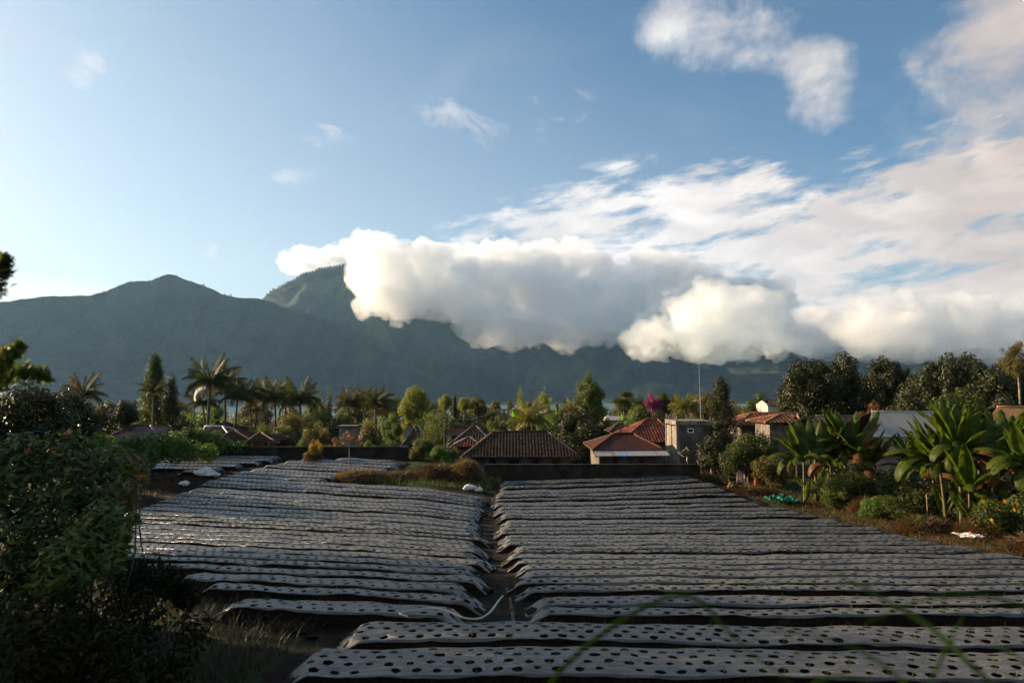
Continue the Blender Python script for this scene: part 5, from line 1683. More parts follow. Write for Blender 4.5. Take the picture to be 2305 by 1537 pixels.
def flowers(bush, pts, Y, mat, size):
    """flower heads on a bush, facing the light and the path"""
    inv = bush.matrix_basis.inverted()
    r = random.Random(11)
    for px, py in pts:
        p = at(px, py, YM(px, Y) + r.uniform(-0.3, 0.3))
        q = inv @ p
        o = link('flower', FLW, mat, bush, loc=tuple(q), scale=size * r.uniform(0.8, 1.2))
        setmat(o, mat)
        o.rotation_euler = (R(r.uniform(20, 75)), R(r.uniform(-25, 25)), r.uniform(-0.9, 0.9) - bush.rotation_euler.z)


bpy.context.view_layer.update()
fb = [o for o in col.objects if o.get('label') == 'green bush with yellow-orange flowers at the right edge'][0]
flowers(fb, [(2214, 1129), (2218, 1150), (2245, 1135), (2262, 1128), (2232, 1170), (2288, 1125), (2290, 1133), (2283, 1147), (2236, 1176), (2248, 1146)], 15.4, m_yellow, 0.06)

# ---------------------------------------------------------------- flower bushes on the left, close by
def leafy_bush(name, label, pts, Y0, leaves, lsize, mat, seed, stems=14, cat='bush', group=None):
    """loose bush; pts: (px, py, radius px, Y) of its leafy masses"""
    r = np.random.default_rng(seed)
    pts = [(a, b, c, YM(a, d)) for a, b, c, d in pts]
    C = np.array([list(at(px, py, Y)) for px, py, _, Y in pts]); Rd = np.array([q * Y / F0 for _, _, q, Y in pts])
    bx, by = C[:, 0].mean(), C[:, 1].mean(); z0 = zf(bx, by)
    org = np.array([bx, by, z0])
    w = Rd ** 2; pick = r.choice(len(C), leaves, p=w / w.sum())
    d = r.normal(size=(leaves, 3)); d /= np.linalg.norm(d, axis=1)[:, None]
    p = C[pick] + d * (Rd[pick] * r.random(leaves) ** 0.45)[:, None]
    p[:, 2] = np.maximum(p[:, 2], zt(p[:, 0], p[:, 1]) + 0.03)
    V, Q = leaf_quads(p - org, d + np.array([0, 0, 0.9]) + 0.6 * r.normal(size=(leaves, 3)), lsize * r.uniform(0.5, 1.25, leaves), r, 0.42, 0.2)
    root = thing(name, label, cat, tuple(org), 0, group)
    link('foliage', mesh_np(name + '_foliage', V, Q), mat, root)
    for i in r.permutation(len(C))[:stems]:
        b = np.array([C[i, 0] * 0.6 + bx * 0.4 + r.normal() * 0.2, C[i, 1] * 0.6 + by * 0.4 + r.normal() * 0.1, 0]); b[2] = zf(b[0], b[1]) - 0.05
        q = np.linspace(0, 1, 6)[:, None]
        P = b * (1 - q) + C[i] * q + np.concatenate([0.08 * np.sin(q * 5 + i), 0 * q, 0 * q], 1)
        link('stem', Geo().tube(P - org, np.linspace(0.022, 0.008, 6), 5).mesh('stem', True), m_bark, root)
    return root


fl1 = leafy_bush('flower_bush', 'large leafy bush with orange flowers, close by on the left',
                 [(20, 1020, 50, 9.5), (80, 1002, 38, 9.8), (150, 1010, 48, 9.6), (70, 1080, 90, 9.2), (180, 1080, 80, 9.3), (245, 1050, 50, 9.8), (140, 1160, 90, 9.0), (40, 1190, 100, 8.8), (220, 1150, 60, 9.2), (-60, 1100, 120, 9.0), (170, 1010, 45, 9.9),
                  (110, 1260, 90, 8.8), (30, 1310, 90, 8.7), (205, 1225, 45, 9.0)], 9, 3300, 0.085, LM['deep'], 21, group='flower bushes on the left')
bpy.context.view_layer.update()
flowers(fl1, [(64, 1012), (57, 1017), (125, 1009), (150, 975), (197, 997), (190, 1047), (120, 1018)], 8.9, m_orange, 0.026)
fl2 = leafy_bush('flower_bush', 'paler feathery bush right of the orange-flowered bush',
                 [(265, 1040, 40, 14), (290, 1070, 45, 13.5), (250, 1075, 50, 13.4), (310, 1050, 28, 14.2), (280, 1110, 45, 13)], 13, 2600, 0.07, LM['olive'], 22, 5, group='flower bushes on the left')
fl3 = leafy_bush('flower_bush', 'dark low bush with leaning twigs above the field edge',
                 [(230, 1170, 45, 8.4), (265, 1200, 35, 8.4), (190, 1220, 60, 8.2), (250, 1250, 40, 8.2), (300, 1165, 18, 8.5), (150, 1280, 70, 8.0)], 8, 1700, 0.075, LM['mid'], 23, 7, group='flower bushes on the left')
bpy.context.view_layer.update()
flowers(fl3, [(318, 1071), (326, 1072)], 8.5, m_orange, 0.026)
leafy_bush('hedge', 'bright tall grass hedge along the far corner plot', [(300, 1010, 36, 27), (345, 1005, 36, 27.5), (390, 1005, 38, 28), (430, 1015, 26, 28.5), (260, 1010, 30, 26.5), (470, 1018, 22, 29), (330, 1030, 30, 26.5), (225, 1000, 30, 24)], 27, 6000, 0.11, LM['bright'], 24, 0, 'hedge')
leafy_bush('hedge', 'green climbing hedge above the left end of the block wall', [(470, 1000, 26, 36), (505, 1005, 22, 36.3), (540, 1008, 18, 36.5), (450, 985, 24, 36.2), (485, 985, 18, 36.5)], 36, 3000, 0.10, LM['bright'], 25, 0, 'hedge')

# dark weeds over the bank at lower left
WEED = [(-400, 1537), (-200, 1250), (120, 1240), (300, 1240), (420, 1310), (520, 1360), (700, 1385), (790, 1392), (700, 1430), (640, 1480), (560, 1537), (500, 1700), (-500, 1700)]
link('weeds', blades('weeds', 9000, in_poly(WEED), 0.34, 0.007, 41, 0.9, 0.8), m_weed, kind='stuff', label='dark tangled weeds on the bank at lower left', cat='weeds')
link('dry_grass', blades('dry_grass', 1500, in_poly([(540, 1362), (700, 1380), (830, 1378), (800, 1395), (700, 1425), (600, 1420)]), 0.16, 0.005, 42, 1.0, 0.8), m_redstraw, kind='stuff', label='dry brown grass at the left end of the front beds', cat='grass')
for i, pts in enumerate(([(330, 1290, 40, 9.2), (380, 1310, 40, 9.0), (300, 1330, 60, 8.6), (420, 1340, 35, 9.0)], [(200, 1390, 90, 7.6), (320, 1400, 70, 7.8), (90, 1420, 100, 7.4), (430, 1420, 50, 8.0)], [(250, 1480, 90, 7.0), (100, 1500, 110, 6.8), (390, 1490, 60, 7.2)])):
    leafy_bush('bush', ['low dark scrub at the left edge of the front beds', 'dark scrub below the orange-flowered bush', 'nearly black scrub in the lower left corner'][i], pts, 8, 1900, 0.05, LM['scrub'], 60 + i, 3, group='dark scrub on the bank')

def smooth_curve(P, n):
    """Catmull-Rom through the points"""
    P = np.vstack([2 * P[0] - P[1], P, 2 * P[-1] - P[-2]]); out_ = []
    for i in range(1, len(P) - 2):
        for t_ in np.linspace(0, 1, n, endpoint=False):
            a, b, c, d = P[i - 1], P[i], P[i + 1], P[i + 2]
            out_.append(0.5 * (2 * b + (c - a) * t_ + (2 * a - 5 * b + 4 * c - d) * t_ ** 2 + (3 * b - a - 3 * c + d) * t_ ** 3))
    return np.array(out_ + [P[-2]])


# feathery tree just outside the left edge; the tips of its branches reach into the picture
FT = np.array([-3.6, 3.1, 0.0]); FT[2] = zf(FT[0], FT[1])
ft = thing('feathery_tree', 'feathery tree whose blurred branch tips reach in at the left edge', 'tree', tuple(FT), 0, 'trees at the left edge')
q = np.linspace(0, 1, 9)
link('trunk', Geo().tube(np.stack([0.08 * np.sin(q * 4), 0.06 * np.cos(q * 3), q * 4.2 - 0.1], -1), np.linspace(0.09, 0.03, 9), 8).mesh('trunk', True), m_bark, ft)


def spray(pts, Y, mat, seed, z0, n=420, size=0.034):
    """one branch: leaves thickest along its outer half"""
    r = np.random.default_rng(seed)
    P = np.vstack([[0.0, 0.0, z0], np.array([list(at(px, py, Y)) for px, py in pts]) - FT])
    P = smooth_curve(P, 4)
    br = link('branch', Geo().tube(P, np.linspace(0.022, 0.003, len(P)), 5).mesh('branch', True), m_bark, ft)
    s_ = np.linspace(0, 1, len(P)); q_ = r.uniform(0.3, 1, n)
    c = np.stack([np.interp(q_, s_, P[:, k]) for k in range(3)], -1)
    c = c + r.normal(0, 1, (n, 3)) * 0.042 * (1.15 - q_)[:, None]
    V, Q = leaf_quads(c, r.normal(size=(n, 3)), size * r.uniform(0.5, 1.2, n), r, 0.22)
    link('leaves', mesh_np('spray_leaves', V, Q), mat, br)


spray([(-180, 930), (-60, 870), (-10, 835), (20, 800), (48, 775)], 3.0, LM['mid'], 1, 1.9, 620)
spray([(-200, 960), (-40, 870), (20, 845), (65, 836), (112, 852)], 3.2, LM['mid'], 2, 1.7, 460)
spray([(-260, 800), (-70, 690), (-10, 640), (8, 600), (14, 578)], 3.0, LM['deep'], 3, 2.2, 340)
spray([(-420, 600), (-300, 480), (-160, 420), (-80, 430)], 3.0, LM['mid'], 4, 2.9, 500)
spray([(-900, 700), (-1100, 560), (-1250, 540)], 3.0, LM['mid'], 5, 2.4, 500)
spray([(-640, 500), (-700, 300), (-780, 180)], 3.1, LM['mid'], 6, 3.6, 600)

# ---------------------------------------------------------------- grass strip, straw heaps and rough edges
link('grass', blades('grass_strip', 9000, in_poly([(742, 1082), (760, 1070), (850, 1072), (960, 1062), (1090, 1070), (1132, 1088), (1105, 1104), (1000, 1101), (850, 1090)]), 0.30, 0.006, 51, 0.6), m_grass, kind='stuff', label='strip of green grass between the left beds and straw heaps', cat='grass')
link('dry_grass', blades('edge_grass', 34000, in_poly([(1565, 1078), (1640, 1102), (1720, 1132), (1900, 1170), (2060, 1212), (2305, 1256), (2600, 1320), (2700, 1250), (2400, 1195), (2305, 1180), (2160, 1165), (2000, 1140), (1860, 1120), (1760, 1100), (1660, 1072), (1590, 1060)]), 0.20, 0.006, 52, 1.0, 0.9), m_redstraw, kind='stuff', label='rusty dry grass along the right edge of the field', cat='grass')
link('grass', blades('edge_green', 2600, in_poly([(1650, 1085), (1760, 1110), (1900, 1140), (2060, 1180), (2305, 1215), (2400, 1200), (2160, 1160), (1860, 1110), (1700, 1075)]), 0.24, 0.008, 53, 0.7), m_grass, kind='stuff', label='scattered green tufts along the right edge of the field', cat='grass')
link('grass', blades('bank_grass', 5000, in_poly([(300, 1060), (480, 1068), (400, 1100), (330, 1130), (250, 1160), (200, 1150), (240, 1080)]), 0.22, 0.007, 54, 0.8), m_redstraw, kind='stuff', label='rough brown grass on the bank below the far corner plot', cat='grass')


def straw_heap(label, px, pytop, wpx, Y, n, mat, seed, hmul=1.0):
    Y = YM(px, Y)
    p = at(px, pytop, Y); z0 = zf(p.x, Y); h = max(0.15, (p.z - z0)) * hmul; w = wpx * Y / F0 / 2
    r = np.random.default_rng(seed)
    root = thing('straw_heap', label, 'straw heap', (p.x, Y, z0), 0, 'heaps of cut straw')
    a = np.linspace(0, 2 * np.pi, 21); q = np.linspace(0.02, 1, 7)
    P = np.array([[(w * k * math.cos(t_) * (1 + 0.1 * math.sin(3 * t_ + seed)), 0.7 * w * k * math.sin(t_), h * 0.86 * (1 - k ** 2.2) - 0.03) for t_ in a] for k in q])
    link('mound', Geo().grid(P, True).mesh('mound', True), m_soil, root)
    t_ = r.uniform(0, 2 * np.pi, n); k = np.sqrt(r.random(n))
    c = np.stack([w * k * np.cos(t_), 0.7 * w * k * np.sin(t_), h * 0.86 * (1 - k ** 2.2)], -1)
    d = np.stack([np.cos(t_) * 0.7, np.sin(t_) * 0.7, -0.35 * k], -1) + r.normal(0, 0.45, (n, 3)); d /= np.linalg.norm(d, axis=1)[:, None]
    ln = r.uniform(0.12, 0.42, n)[:, None]
    sd = np.cross(d, r.normal(size=(n, 3))); sd /= np.linalg.norm(sd, axis=1)[:, None]
    b = c + np.array([0, 0, 0.03]); m_ = b + d * ln * 0.5 + np.array([0, 0, 0.05]); e = b + d * ln
    wv = sd * 0.006
    V = np.stack([b - wv, b + wv, m_ + wv, m_ - wv, e], 1).reshape(-1, 3)
    i = np.arange(n)[:, None] * 5
    link('straw', mesh_np('straw', V, [np.hstack([i, i + 1, i + 2, i + 3]), np.hstack([i + 3, i + 2, i + 4])]), mat, root, kind='stuff')


straw_heap('low pale straw heap at the left end of the grass strip', 808, 1058, 120, 27.2, 2600, m_straw, 1)
straw_heap('dark brown straw heap at the foot of the bamboo', 985, 1046, 130, 27.8, 3200, m_redstraw, 2)
straw_heap('pale straw heap leaning against the end of the block wall', 1050, 1036, 80, 27.4, 3000, m_straw, 3)
straw_heap('brown straw heap between the pale heap and dark heap', 900, 1064, 100, 27.5, 1800, m_redstraw, 4)
straw_heap('dry leaf heap between the bananas and vine mound', 1945, 1122, 60, 19.5, 1400, m_redstraw, 5)
straw_heap('heap of dry plant waste beside the green net', 1690, 1100, 90, 24.0, 2200, m_redstraw, 6)
straw_heap('heap of rusty leaves by the leaning pole', 1590, 1068, 50, 27.3, 1400, m_redstraw, 7)
straw_heap('dry grass mound below the big banana clump', 2080, 1166, 130, 16.9, 2600, m_redstraw, 8)
straw_heap('dry grass mound behind the white sack', 2225, 1172, 150, 16.4, 2600, m_redstraw, 9)
straw_heap('dry mound at the right edge below the flowers', 2330, 1215, 150, 14.6, 2600, m_redstraw, 10)

# ---------------------------------------------------------------- small things
m_sack = noisy('woven_white_sack', (0.62, 0.58, 0.52), (0.78, 0.74, 0.68), 7, 0.8, 0.2, 0.01, 0.6, 6, (0.45, 0.40, 0.33))
m_red = noisy('red_print', (0.42, 0.05, 0.05), (0.52, 0.09, 0.08), 5, 0.7, 0.2, 0)


def lump(name, px, py, wpx, hpx, Y, seed, mat, label, cat, group=None, flat=1.0, z=None):
    """crumpled bag-like lump"""
    p = at(px, py, Y); w = wpx * Y / F0 / 2; h = hpx * Y / F0
    n, m = 28, 15
    th = np.linspace(0, 2 * np.pi, n + 1); ph = np.linspace(0.02, np.pi - 0.02, m)
    D = np.array([[(math.cos(a) * math.sin(b), math.sin(a) * math.sin(b), math.cos(b)) for a in th] for b in ph])
    r_ = 1 + 0.34 * fbm(D[..., 0] * 1.8 + seed, D[..., 1] * 1.8, D[..., 2] * 1.8, 4, seed, 0.6)
    P = D * r_[..., None] * np.array([w, w * 0.7 * flat, h / 2])
    P[..., 2] = np.maximum(P[..., 2] + h / 2, 0.0)
    P[:, -1] = P[:, 0]
    g = Geo().grid(P)
    return link(name, g.mesh(name, True), mat, label=label, cat=cat, group=group, loc=(p.x, Y, zf(p.x, Y) + 0.03 if z is None else z))


def yg(py, px=1152, z=0.05): return gnd_t(px, py, z)[1]


lump('sack', 461, 1068, 44, 20, yg(1071, 461), 1, m_sack, 'crumpled white sack at the corner of the left beds', 'sack', 'white sacks')
lump('sack', 478, 1070, 34, 10, yg(1072, 478), 5, m_sack, 'flat end of white sacking right of the corner sack', 'sack', 'white sacks')
lump('sack', 416, 1092, 22, 12, yg(1093, 416), 2, m_sack, 'small pale bundle on the bank edge below the corner sack', 'sack', 'white sacks')
lump('sack', 1058, 1101, 30, 13, yg(1103, 1058), 3, m_sack, 'larger white sack on the grass at the top of the ditch', 'sack', 'white sacks')
lump('sack', 1077, 1105, 17, 10, yg(1106, 1077), 4, m_sack, 'smaller white sack beside the larger one at the ditch', 'sack', 'white sacks')


def sheet_cloth(name, label, cat, cx, cy, w, d, seed, mat, hgt=0.12, nx=34, ny=22, rot=0.0, z=0.06):
    u, v = np.meshgrid(np.linspace(-1, 1, nx), np.linspace(-1, 1, ny), indexing='ij')
    edge = 1 + 0.22 * fbm(u * 1.6 + seed, v * 1.6, 0, 3, seed)
    X, Y = u * w * edge, v * d * edge
    Z = np.abs(fbm(u * 2.2 + seed, v * 2.2, 3, 4, seed, 0.6)) * hgt * (1.2 - 0.5 * (u * u + v * v) / 2) + 0.02
    X = X + 0.04 * fbm(u * 4, v * 4, 1, 2, seed + 1); Y = Y + 0.04 * fbm(u * 4, v * 4, 2, 2, seed + 2)
    o = link(name, Geo().grid(np.stack([X, Y, Z], -1), True).mesh(name, True), mat, label=label, cat=cat, loc=(cx, cy, zf(cx, cy) + z), rot=rot)
    return o


cx, cy = gnd_t(2182, 1212, 0.15)
sk = sheet_cloth('sack', 'flattened white sack with a red print lying on dry grass', 'sack', cx, cy, 0.33, 0.27, 3, m_sack, 0.075, rot=0.2, z=0.2)
sk['group'] = 'white sacks'
u, v = np.meshgrid(np.linspace(-0.12, 0.36, 10), np.linspace(-0.5, 0.25, 9), indexing='ij')
edge = 1 + 0.22 * fbm(u * 1.6 + 3, v * 1.6, 0, 3, 3)
Zp = np.abs(fbm(u * 2.2 + 3, v * 2.2, 3, 4, 3, 0.6)) * 0.075 * (1.2 - 0.5 * (u * u + v * v) / 2) + 0.024
Xp = u * 0.33 * edge + 0.04 * fbm(u * 4, v * 4, 1, 2, 4); Yp = v * 0.27 * edge + 0.04 * fbm(u * 4, v * 4, 2, 2, 5)
link('red_print', Geo().grid(np.stack([Xp, Yp, Zp + 0.006], -1), True).mesh('red_print', True), m_red, sk)
m_net, t, out = new_mat('green_shade_net')
c = mixc(t, noise(t, objco(t), 5, 5).step(0.4, 0.6), (0.006, 0.11, 0.065), (0.012, 0.19, 0.11))
pbsdf(t, out, c, 0.6, 0.3, 0, bump(t, noise(t, objco(t), 30, 3), 0.5, 0.01))
cx, cy = gnd_t(1762, 1128, 0.1)
nt_ = sheet_cloth('shade_net', 'crumpled green shade net at the field edge', 'net', cx, cy, 0.52, 0.40, 9, m_net, 0.24, 44, 34, 0.3)

# hose and stake at the near end of the ditch
m_hose = noisy('pale_hose', (0.42, 0.42, 0.34), (0.54, 0.53, 0.42), 3, 0.45, 0.4, 0, c3=(0.35, 0.30, 0.16))
hp = [(918, 1387, 0.36), (900, 1380, 0.38), (925, 1374, 0.38), (970, 1368, 0.38), (1010, 1376, 0.37), (1045, 1390, 0.36), (1080, 1391, 0.36), (1105, 1375, 0.36), (1122, 1352, 0.38), (1132, 1341, 0.40)]
P = np.array([[*gnd(a, b, z), z] for a, b, z in hp])
q = np.linspace(0, 1, 40); s = np.linspace(0, 1, len(P))
Pc = smooth_curve(P, 6); o0 = Pc[0].copy()
link('hose', Geo().tube(Pc - o0, 0.014, 8).mesh('hose', True), m_hose, label='pale hose curving over the near end of the ditch', cat='hose', loc=tuple(o0))
a, b = np.array([*gnd(1148, 1345, 0.42), 0.42]), np.array([*gnd(1158, 1398, 0.1), 0.0])
st = thing('stake', 'short wooden stake with an orange joint in the ditch', 'stake', tuple(b))
link('pole', Geo().tube(np.array([b * (1 - q) + a * q for q in np.linspace(0, 1, 6)]) - b, [0.022, 0.021, 0.022, 0.02, 0.02, 0.018], 7).mesh('stake_pole', True), m_palebark, st)
c_ = b * 0.35 + a * 0.65
link('joint', Geo().tube(np.array([c_ - (a - b) * 0.05, c_ + (a - b) * 0.05]) - b, 0.03, 7).mesh('stake_joint', True), m_brick, st)


def pole(px0, py0, px1, py1, Y, label, r=0.022, name='pole', mat=None, group='poles in the fields', sink=0.0):
    Y = YM(px0, Y)
    a, b = np.array(at(px0, py0, Y)), np.array(at(px1, py1, Y)); b[2] = min(b[2], zf(b[0], Y) + 0.02) - sink
    q = np.linspace(0, 1, 6)[:, None]
    P = b * (1 - q) + a * q + np.concatenate([0.03 * np.sin(q * 5 + px0), 0 * q, 0 * q], 1)
    return link(name, Geo().tube(P - b, np.linspace(r, r * 0.7, 6), 7).mesh('pole', True), mat or m_palebark, label=label, cat='pole', group=group, loc=tuple(b))


pole(442, 990, 459, 1058, 29.4, 'thin upright pole standing by the corner sack', 0.022)
pole(1569, 1036, 1587, 1071, 27.0, 'pale pole leaning at the end of the block wall', 0.025)
pole(1612, 1058, 1642, 1090, 25.5, 'dark pole slanting down beside the small hut', 0.028, mat=m_wood)
pole(1072, 1060, 1105, 1088, 27.0, 'pale stick slanting out of the straw by the wall', 0.018)
pole(1084, 1052, 1094, 1082, 27.2, 'short stick standing in the straw by the wall', 0.016)

# satellite dish
p = at(1547, 1022, 34.6); z0 = zf(p.x, 34.6)
root = thing('satellite_dish', 'wide mesh satellite dish tipped to the sky beside the tower', 'satellite dish', (p.x, 34.6, z0))
Rr_ = 0.49
hd = p.z - z0
th = np.linspace(0, 2 * np.pi, 33); q = np.linspace(0.03, 1, 8)
tilt_ = Matrix.Rotation(R(-14), 4, 'X')
P = np.array([[tuple(tilt_ @ Vector((Rr_ * k * math.cos(a), Rr_ * k * math.sin(a), 0.2 * k * k))) for a in th] for k in q]) + np.array([0, 0, hd - 0.1])
m_dish = noisy('dish_mesh', (0.26, 0.23, 0.17), (0.36, 0.32, 0.24), 20, 0.7, 0.3, 0)
bw = link('bowl', Geo().grid(P, True).grid(P - np.array([0, 0, 0.012]), False).mesh('bowl', True), m_dish, root)
for i in range(0, 32, 4):
    link('rib', Geo().tube(P[:, i] - np.array([0, 0, 0.02]), 0.008, 5).mesh('rib'), m_steel, bw)
link('pole', Geo().tube([(0, 0, 0), (0, 0, hd - 0.1)], 0.04, 8).mesh('dish_pole'), m_steel, root)
fc = np.array(tilt_ @ Vector((0, 0, 0.42))) + np.array([0, 0, hd - 0.1])
link('feed_horn', Geo().tube([fc - np.array([0, 0, 0.06]), fc + np.array([0, 0, 0.05])], 0.028, 8).mesh('feed_horn'), m_dish, root)
for a in (0.5, 2.6, 4.7):
    e = np.array(tilt_ @ Vector((Rr_ * 0.9 * math.cos(a), Rr_ * 0.9 * math.sin(a), 0.16))) + np.array([0, 0, hd - 0.1])
    link('strut', Geo().tube([e, fc], 0.008, 5).mesh('strut'), m_steel, root)

# antenna mast, utility poles, flags
p = at(1573, 812, 46); zb = zf(p.x, 46)
mast = thing('antenna_mast', 'very thin tall antenna mast rising above the concrete tower', 'mast', (p.x + 0.1, 46, zb))
link('tube', Geo().tube([(0, 0, 0), (-0.05, 0, (p.z - zb) * 0.6), (-0.1, 0, p.z - zb)], [0.035, 0.025, 0.012], 6).mesh('mast_tube'), m_steel, mast)
for k in (0.55, 0.8):
    link('cross_bar', Geo().tube([(-0.35, 0, (p.z - zb) * k), (0.25, 0, (p.z - zb) * k)], 0.008, 4).mesh('cross_bar'), m_steel, mast)
for (px, pt, pb, Y, lab) in ((1124, 922, 958, 62, 'left concrete post of the frame near the lake'), (1135, 922, 952, 64, 'middle concrete post of the frame near the lake'), (1144, 922, 945, 66, 'right concrete post of the frame near the lake'), (1209, 905, 935, 78, 'dark utility pole in front of the open-crowned tree')):
    p = at(px, pt, Y); zb = zf(p.x, Y)
    link('post', Geo().box(-0.09, 0.09, -0.09, 0.09, 0, p.z - zb).mesh('post'), m_concrete if px < 1200 else m_wood, label=lab, cat='post', group='posts near the lake', loc=(p.x, Y, zb))
a, b = np.array(at(1118, 921.5, 63)), np.array(at(1148, 921.5, 65))
link('beam', Geo().tube([a - a, b - a], 0.07, 5).mesh('beam'), m_concrete, label='pale beam across the posts near the lake', cat='beam', loc=tuple(a))
m_flag = leafmat('green_banner', (0.10, 0.42, 0.03), (0.16, 0.55, 0.05), None, 0.4)
for i, (px, pt, pb, Y, lab) in enumerate(((1151, 921, 938, 72, 'bright green banner on a pole right of the posts'), (1249, 916, 932, 85, 'bright green banner standing against the lake'), (1276, 918, 934, 88, 'bright green banner left of the pointed leafy tree'), (1397, 930, 945, 85, 'small yellow-green banner above the pale roof'))):
    p, b = at(px, pt, Y), at(px, pb, Y); zb = zf(p.x, Y)
    fr_ = thing('banner', lab, 'banner', (p.x, Y, zb), 0.4, 'green banners')
    link('pole', Geo().tube([(0, 0, 0), (0, 0, p.z - zb)], 0.03, 5).mesh('banner_pole'), m_wood, fr_)
    hh, ht = b.z - zb, p.z - zb
    s = np.linspace(0, 1, 8)
    P = np.stack([np.stack([0.03 + 0 * s, 0.05 * np.sin(s * 6), hh + (ht - hh) * s], -1), np.stack([0.03 + 0.33 * (1 - 0.7 * s), 0.05 * np.sin(s * 6 + 1), hh + (ht - hh) * s], -1)])
    link('cloth', Geo().grid(P).mesh('banner_cloth', True), m_flag, fr_)
# power line from the posts to the left
a, b = np.array(at(1120, 922, 63)), np.array(at(1000, 938, 60))
q = np.linspace(0, 1, 12)[:, None]
link('power_line', Geo().tube((a * (1 - q) + b * q - np.concatenate([0 * q, 0 * q, 0.5 * np.sin(q * np.pi)], 1)) - a, 0.02, 4).mesh('power_line'), m_steel, label='pale cable sagging left from the posts', cat='cable', loc=tuple(a))

# small hut under the fruit trees
hx, hy = gnd_t(1690, 1092, 0.0)
hz0 = zf(hx, hy)
root = thing('hut', 'small open hut with a plank roof under the fruit trees', 'hut', (hx, hy, hz0), 0, None, 1.25)
k = hy / F0
for i in range(5):
    link('roof_plank', Geo().box(-0.55 + i * 0.2, -0.37 + i * 0.2, -0.1, 0.9, 0.61 + 0.01 * (i % 2), 0.64 + 0.01 * (i % 2)).mesh('roof_plank'), m_wood, root)
for x in (-0.5, -0.12, 0.38):
    link('post', Geo().tube([(x, 0.02, -0.05), (x + 0.05, 0.0, 0.61)], 0.03, 6).mesh('hut_post'), m_palebark, root)
link('back_wall', Geo().box(-0.55, 0.45, 0.8, 0.84, 0, 0.6).mesh('hut_back'), m_wood, root)
bp = at(1703, 1076, hy - 0.1)
link('brick_pillar', Geo().box(-0.1, 0.1, -0.1, 0.1, 0, 0.46).mesh('brick_pillar'), m_brick, label='orange brick pillar at the corner of the small hut', cat='pillar', loc=(bp.x, hy - 0.25, hz0), scale=1.25)
m_cloth = noisy('hung_cloth', (0.42, 0.24, 0.22), (0.55, 0.40, 0.34), 9, 0.85, 0.15, 0)
for i, x in enumerate((-0.42, -0.34, -0.25)):
    s = np.linspace(0, 1, 6)
    P = np.stack([np.stack([x - 0.03 + 0 * s, -0.03 + 0.02 * np.sin(s * 5), 0.56 - 0.45 * s], -1), np.stack([x + 0.03 + 0 * s, -0.05 + 0.02 * np.sin(s * 5 + 1), 0.56 - 0.45 * s], -1)])
    link('hung_cloth', Geo().grid(P).mesh('hung_cloth', True), m_cloth, label=['pinkish cloth hanging nearest the hut edge', 'pinkish cloth hanging second in the hut', 'pale red cloth hanging innermost in the hut'][i], cat='cloth', group='cloths hanging in the hut', loc=(hx, hy, hz0), scale=1.25)
lump('basket', 1649, 1102, 22, 18, yg(1103, 1649), 8, m_straw, 'round brown bundle beside the green net', 'bundle')
# pale broken board near the leftmost banana stem
p = at(2090, 1150, 17.8)
link('board', Geo().box(-0.02, 0.02, -0.01, 0.01, 0, 1.0).mesh('board'), m_palebark, label='pale upright board beside the leftmost banana stem', cat='board', loc=(at(2089, 1160, YM(2089, 18.2)).x, YM(2089, 18.2), zf(13, YM(2089, 18.2))), rot=(0.02, -0.04, 0.3))

# ---------------------------------------------------------------- ridge trees on the skyline
def skyline(P, ip, n, rngs, label, hs):
    r = np.random.default_rng(ip)
    V, Q, k = [], [], 0
    for lo, hi, m in rngs:
        for _ in range(m):
            px = r.uniform(lo, hi)
            i = np.argmin(np.abs(np.linspace(-1300, 3600, 720) - px)); j = 89 + int(r.integers(-5, 2))
            b = P[i, j]
            h = r.uniform(*hs); w = h * r.uniform(0.35, 0.9)
            n_ = 46
            d = r.normal(size=(n_, 3)); d /= np.linalg.norm(d, axis=1)[:, None]
            c = b + np.array([0, 0, h * 0.42]) + d * np.array([w, w, h * 0.5]) * (r.random((n_, 1)) ** 0.4)
            v, q = leaf_quads(c, d, h * 0.14, r, 0.6)
            V.append(v); Q.append(q + k); k += len(v)
            t_ = np.array([[-.02, 0, -.1], [.02, 0, -.1], [.02, 0, .7], [-.02, 0, .7]]) * h + b
            V.append(t_); Q.append(np.array([[0, 1, 2, 3]]) + k); k += 4
    link('ridge_trees', mesh_np('ridge_trees', np.vstack(V), np.vstack(Q)), LM['deep'], kind='stuff', label=label, cat='trees')


skyline(P_A, 1, 0, ((230, 470, 40), (480, 590, 14), (0, 230, 26)), 'scattered tiny trees along the rounded ridge', (4, 11))
skyline(P_B, 2, 0, ((640, 800, 520), (600, 650, 40)), 'row of trees along the steep wooded summit', (7, 16))

# ---------------------------------------------------------------- grass blades close to the camera, lower right
def blade(pts, label, w=0.008):
    """pts: (px, py, Y)"""
    P = smooth_curve(np.array([list(at(a, b, c * 0.62)) for a, b, c in pts]), 6); w = w * 0.45
    n = len(P); s = np.linspace(0, 1, n)
    T_ = np.gradient(P, axis=0); T_ /= np.linalg.norm(T_, axis=1)[:, None]
    S_ = np.cross(T_, np.array([0.15, 1.0, 0.35])); S_ /= np.linalg.norm(S_, axis=1)[:, None]
    N_ = np.cross(S_, T_)
    ww = w * np.clip(np.minimum(1.0, (1 - s) * 2.2 + 0.06), 0, 1)
    G_ = np.stack([P - S_ * ww[:, None], P + N_ * ww[:, None] * 0.35, P + S_ * ww[:, None]], 1)
    o0 = P[0].copy()
    g = Geo().grid(G_ - o0)
    g.grid(G_ - o0 - N_[:, None] * 0.0012, True)
    link('grass_blade', g.mesh('grass_blade', True), m_blade, label=label, cat='grass blade', group='blurred grass blades near the camera', loc=tuple(o0))


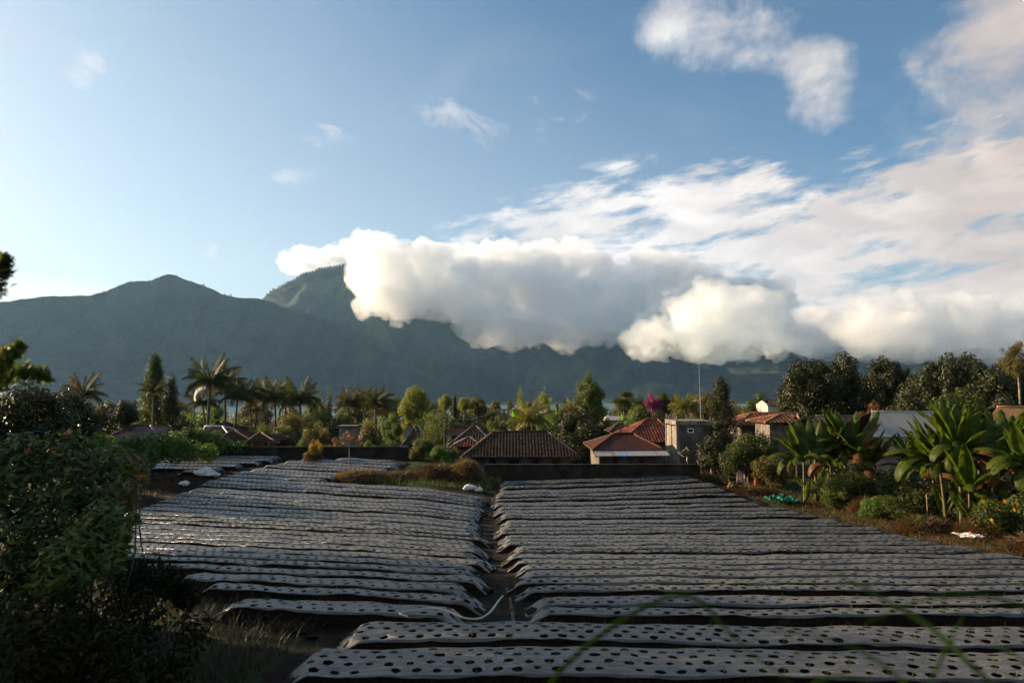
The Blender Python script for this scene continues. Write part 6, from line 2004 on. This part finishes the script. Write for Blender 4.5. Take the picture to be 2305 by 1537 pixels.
m_blade = leafmat('near_grass', (0.022, 0.055, 0.006), (0.035, 0.075, 0.010), None, 0.4)
blade([(1150, 1760, 2.0), (1230, 1560, 1.95), (1290, 1480, 1.9), (1400, 1395, 1.85), (1500, 1345, 1.8), (1570, 1350, 1.8), (1640, 1420, 1.8), (1700, 1475, 1.8), (1790, 1545, 1.8)], 'long blurred blade bent over like an arch', 0.0085)
blade([(2420, 1700, 1.7), (2300, 1600, 1.75), (2180, 1490, 1.8), (2100, 1415, 1.85), (2010, 1360, 1.9), (1920, 1310, 1.95), (1850, 1275, 2.0)], 'long blurred blade slanting up to the left', 0.0095)
blade([(2480, 1480, 1.6), (2400, 1420, 1.65), (2305, 1365, 1.7), (2200, 1340, 1.7), (2100, 1345, 1.75), (2020, 1370, 1.8), (1950, 1400, 1.8)], 'blurred blade drooping in from the right edge', 0.007)
blade([(2060, 1700, 1.6), (2080, 1580, 1.65), (2110, 1500, 1.7), (2140, 1440, 1.7), (2170, 1380, 1.75)], 'short blurred blade crossing the slanting one', 0.006)
blade([(2160, 1720, 1.6), (2100, 1620, 1.65), (2040, 1540, 1.7), (1930, 1460, 1.75), (1800, 1425, 1.8), (1660, 1412, 1.8)], 'thin blurred blade lying low across the front beds', 0.006)
blade([(1700, 1720, 1.7), (1790, 1590, 1.75), (1830, 1540, 1.8), (1900, 1520, 1.8), (1970, 1540, 1.8)], 'blurred blade tip at the bottom edge', 0.008)
blade([(2440, 1620, 1.7), (2370, 1540, 1.75), (2300, 1485, 1.75), (2240, 1450, 1.8)], 'faint blurred blade in the lower right corner', 0.006)


# ---------------------------------------------------------------- air between here and the mountains
hz, t, out = new_mat('haze_air')
pv = t.nodes.new('ShaderNodeVolumePrincipled')
pv.inputs['Color'].default_value = (0.36, 0.63, 1.0, 1)
pv.inputs['Density'].default_value = 4.2e-5
pv.inputs['Anisotropy'].default_value = 0.35
t.links.new(pv.outputs[0], out.inputs['Volume'])
g = Geo().box(-7000, 7000, -400, 5600, LAKE_Z - 60, 1010)
link('haze', g.mesh('haze'), hz, kind='stuff', label='pale blue air between the village and the mountains', cat='haze')
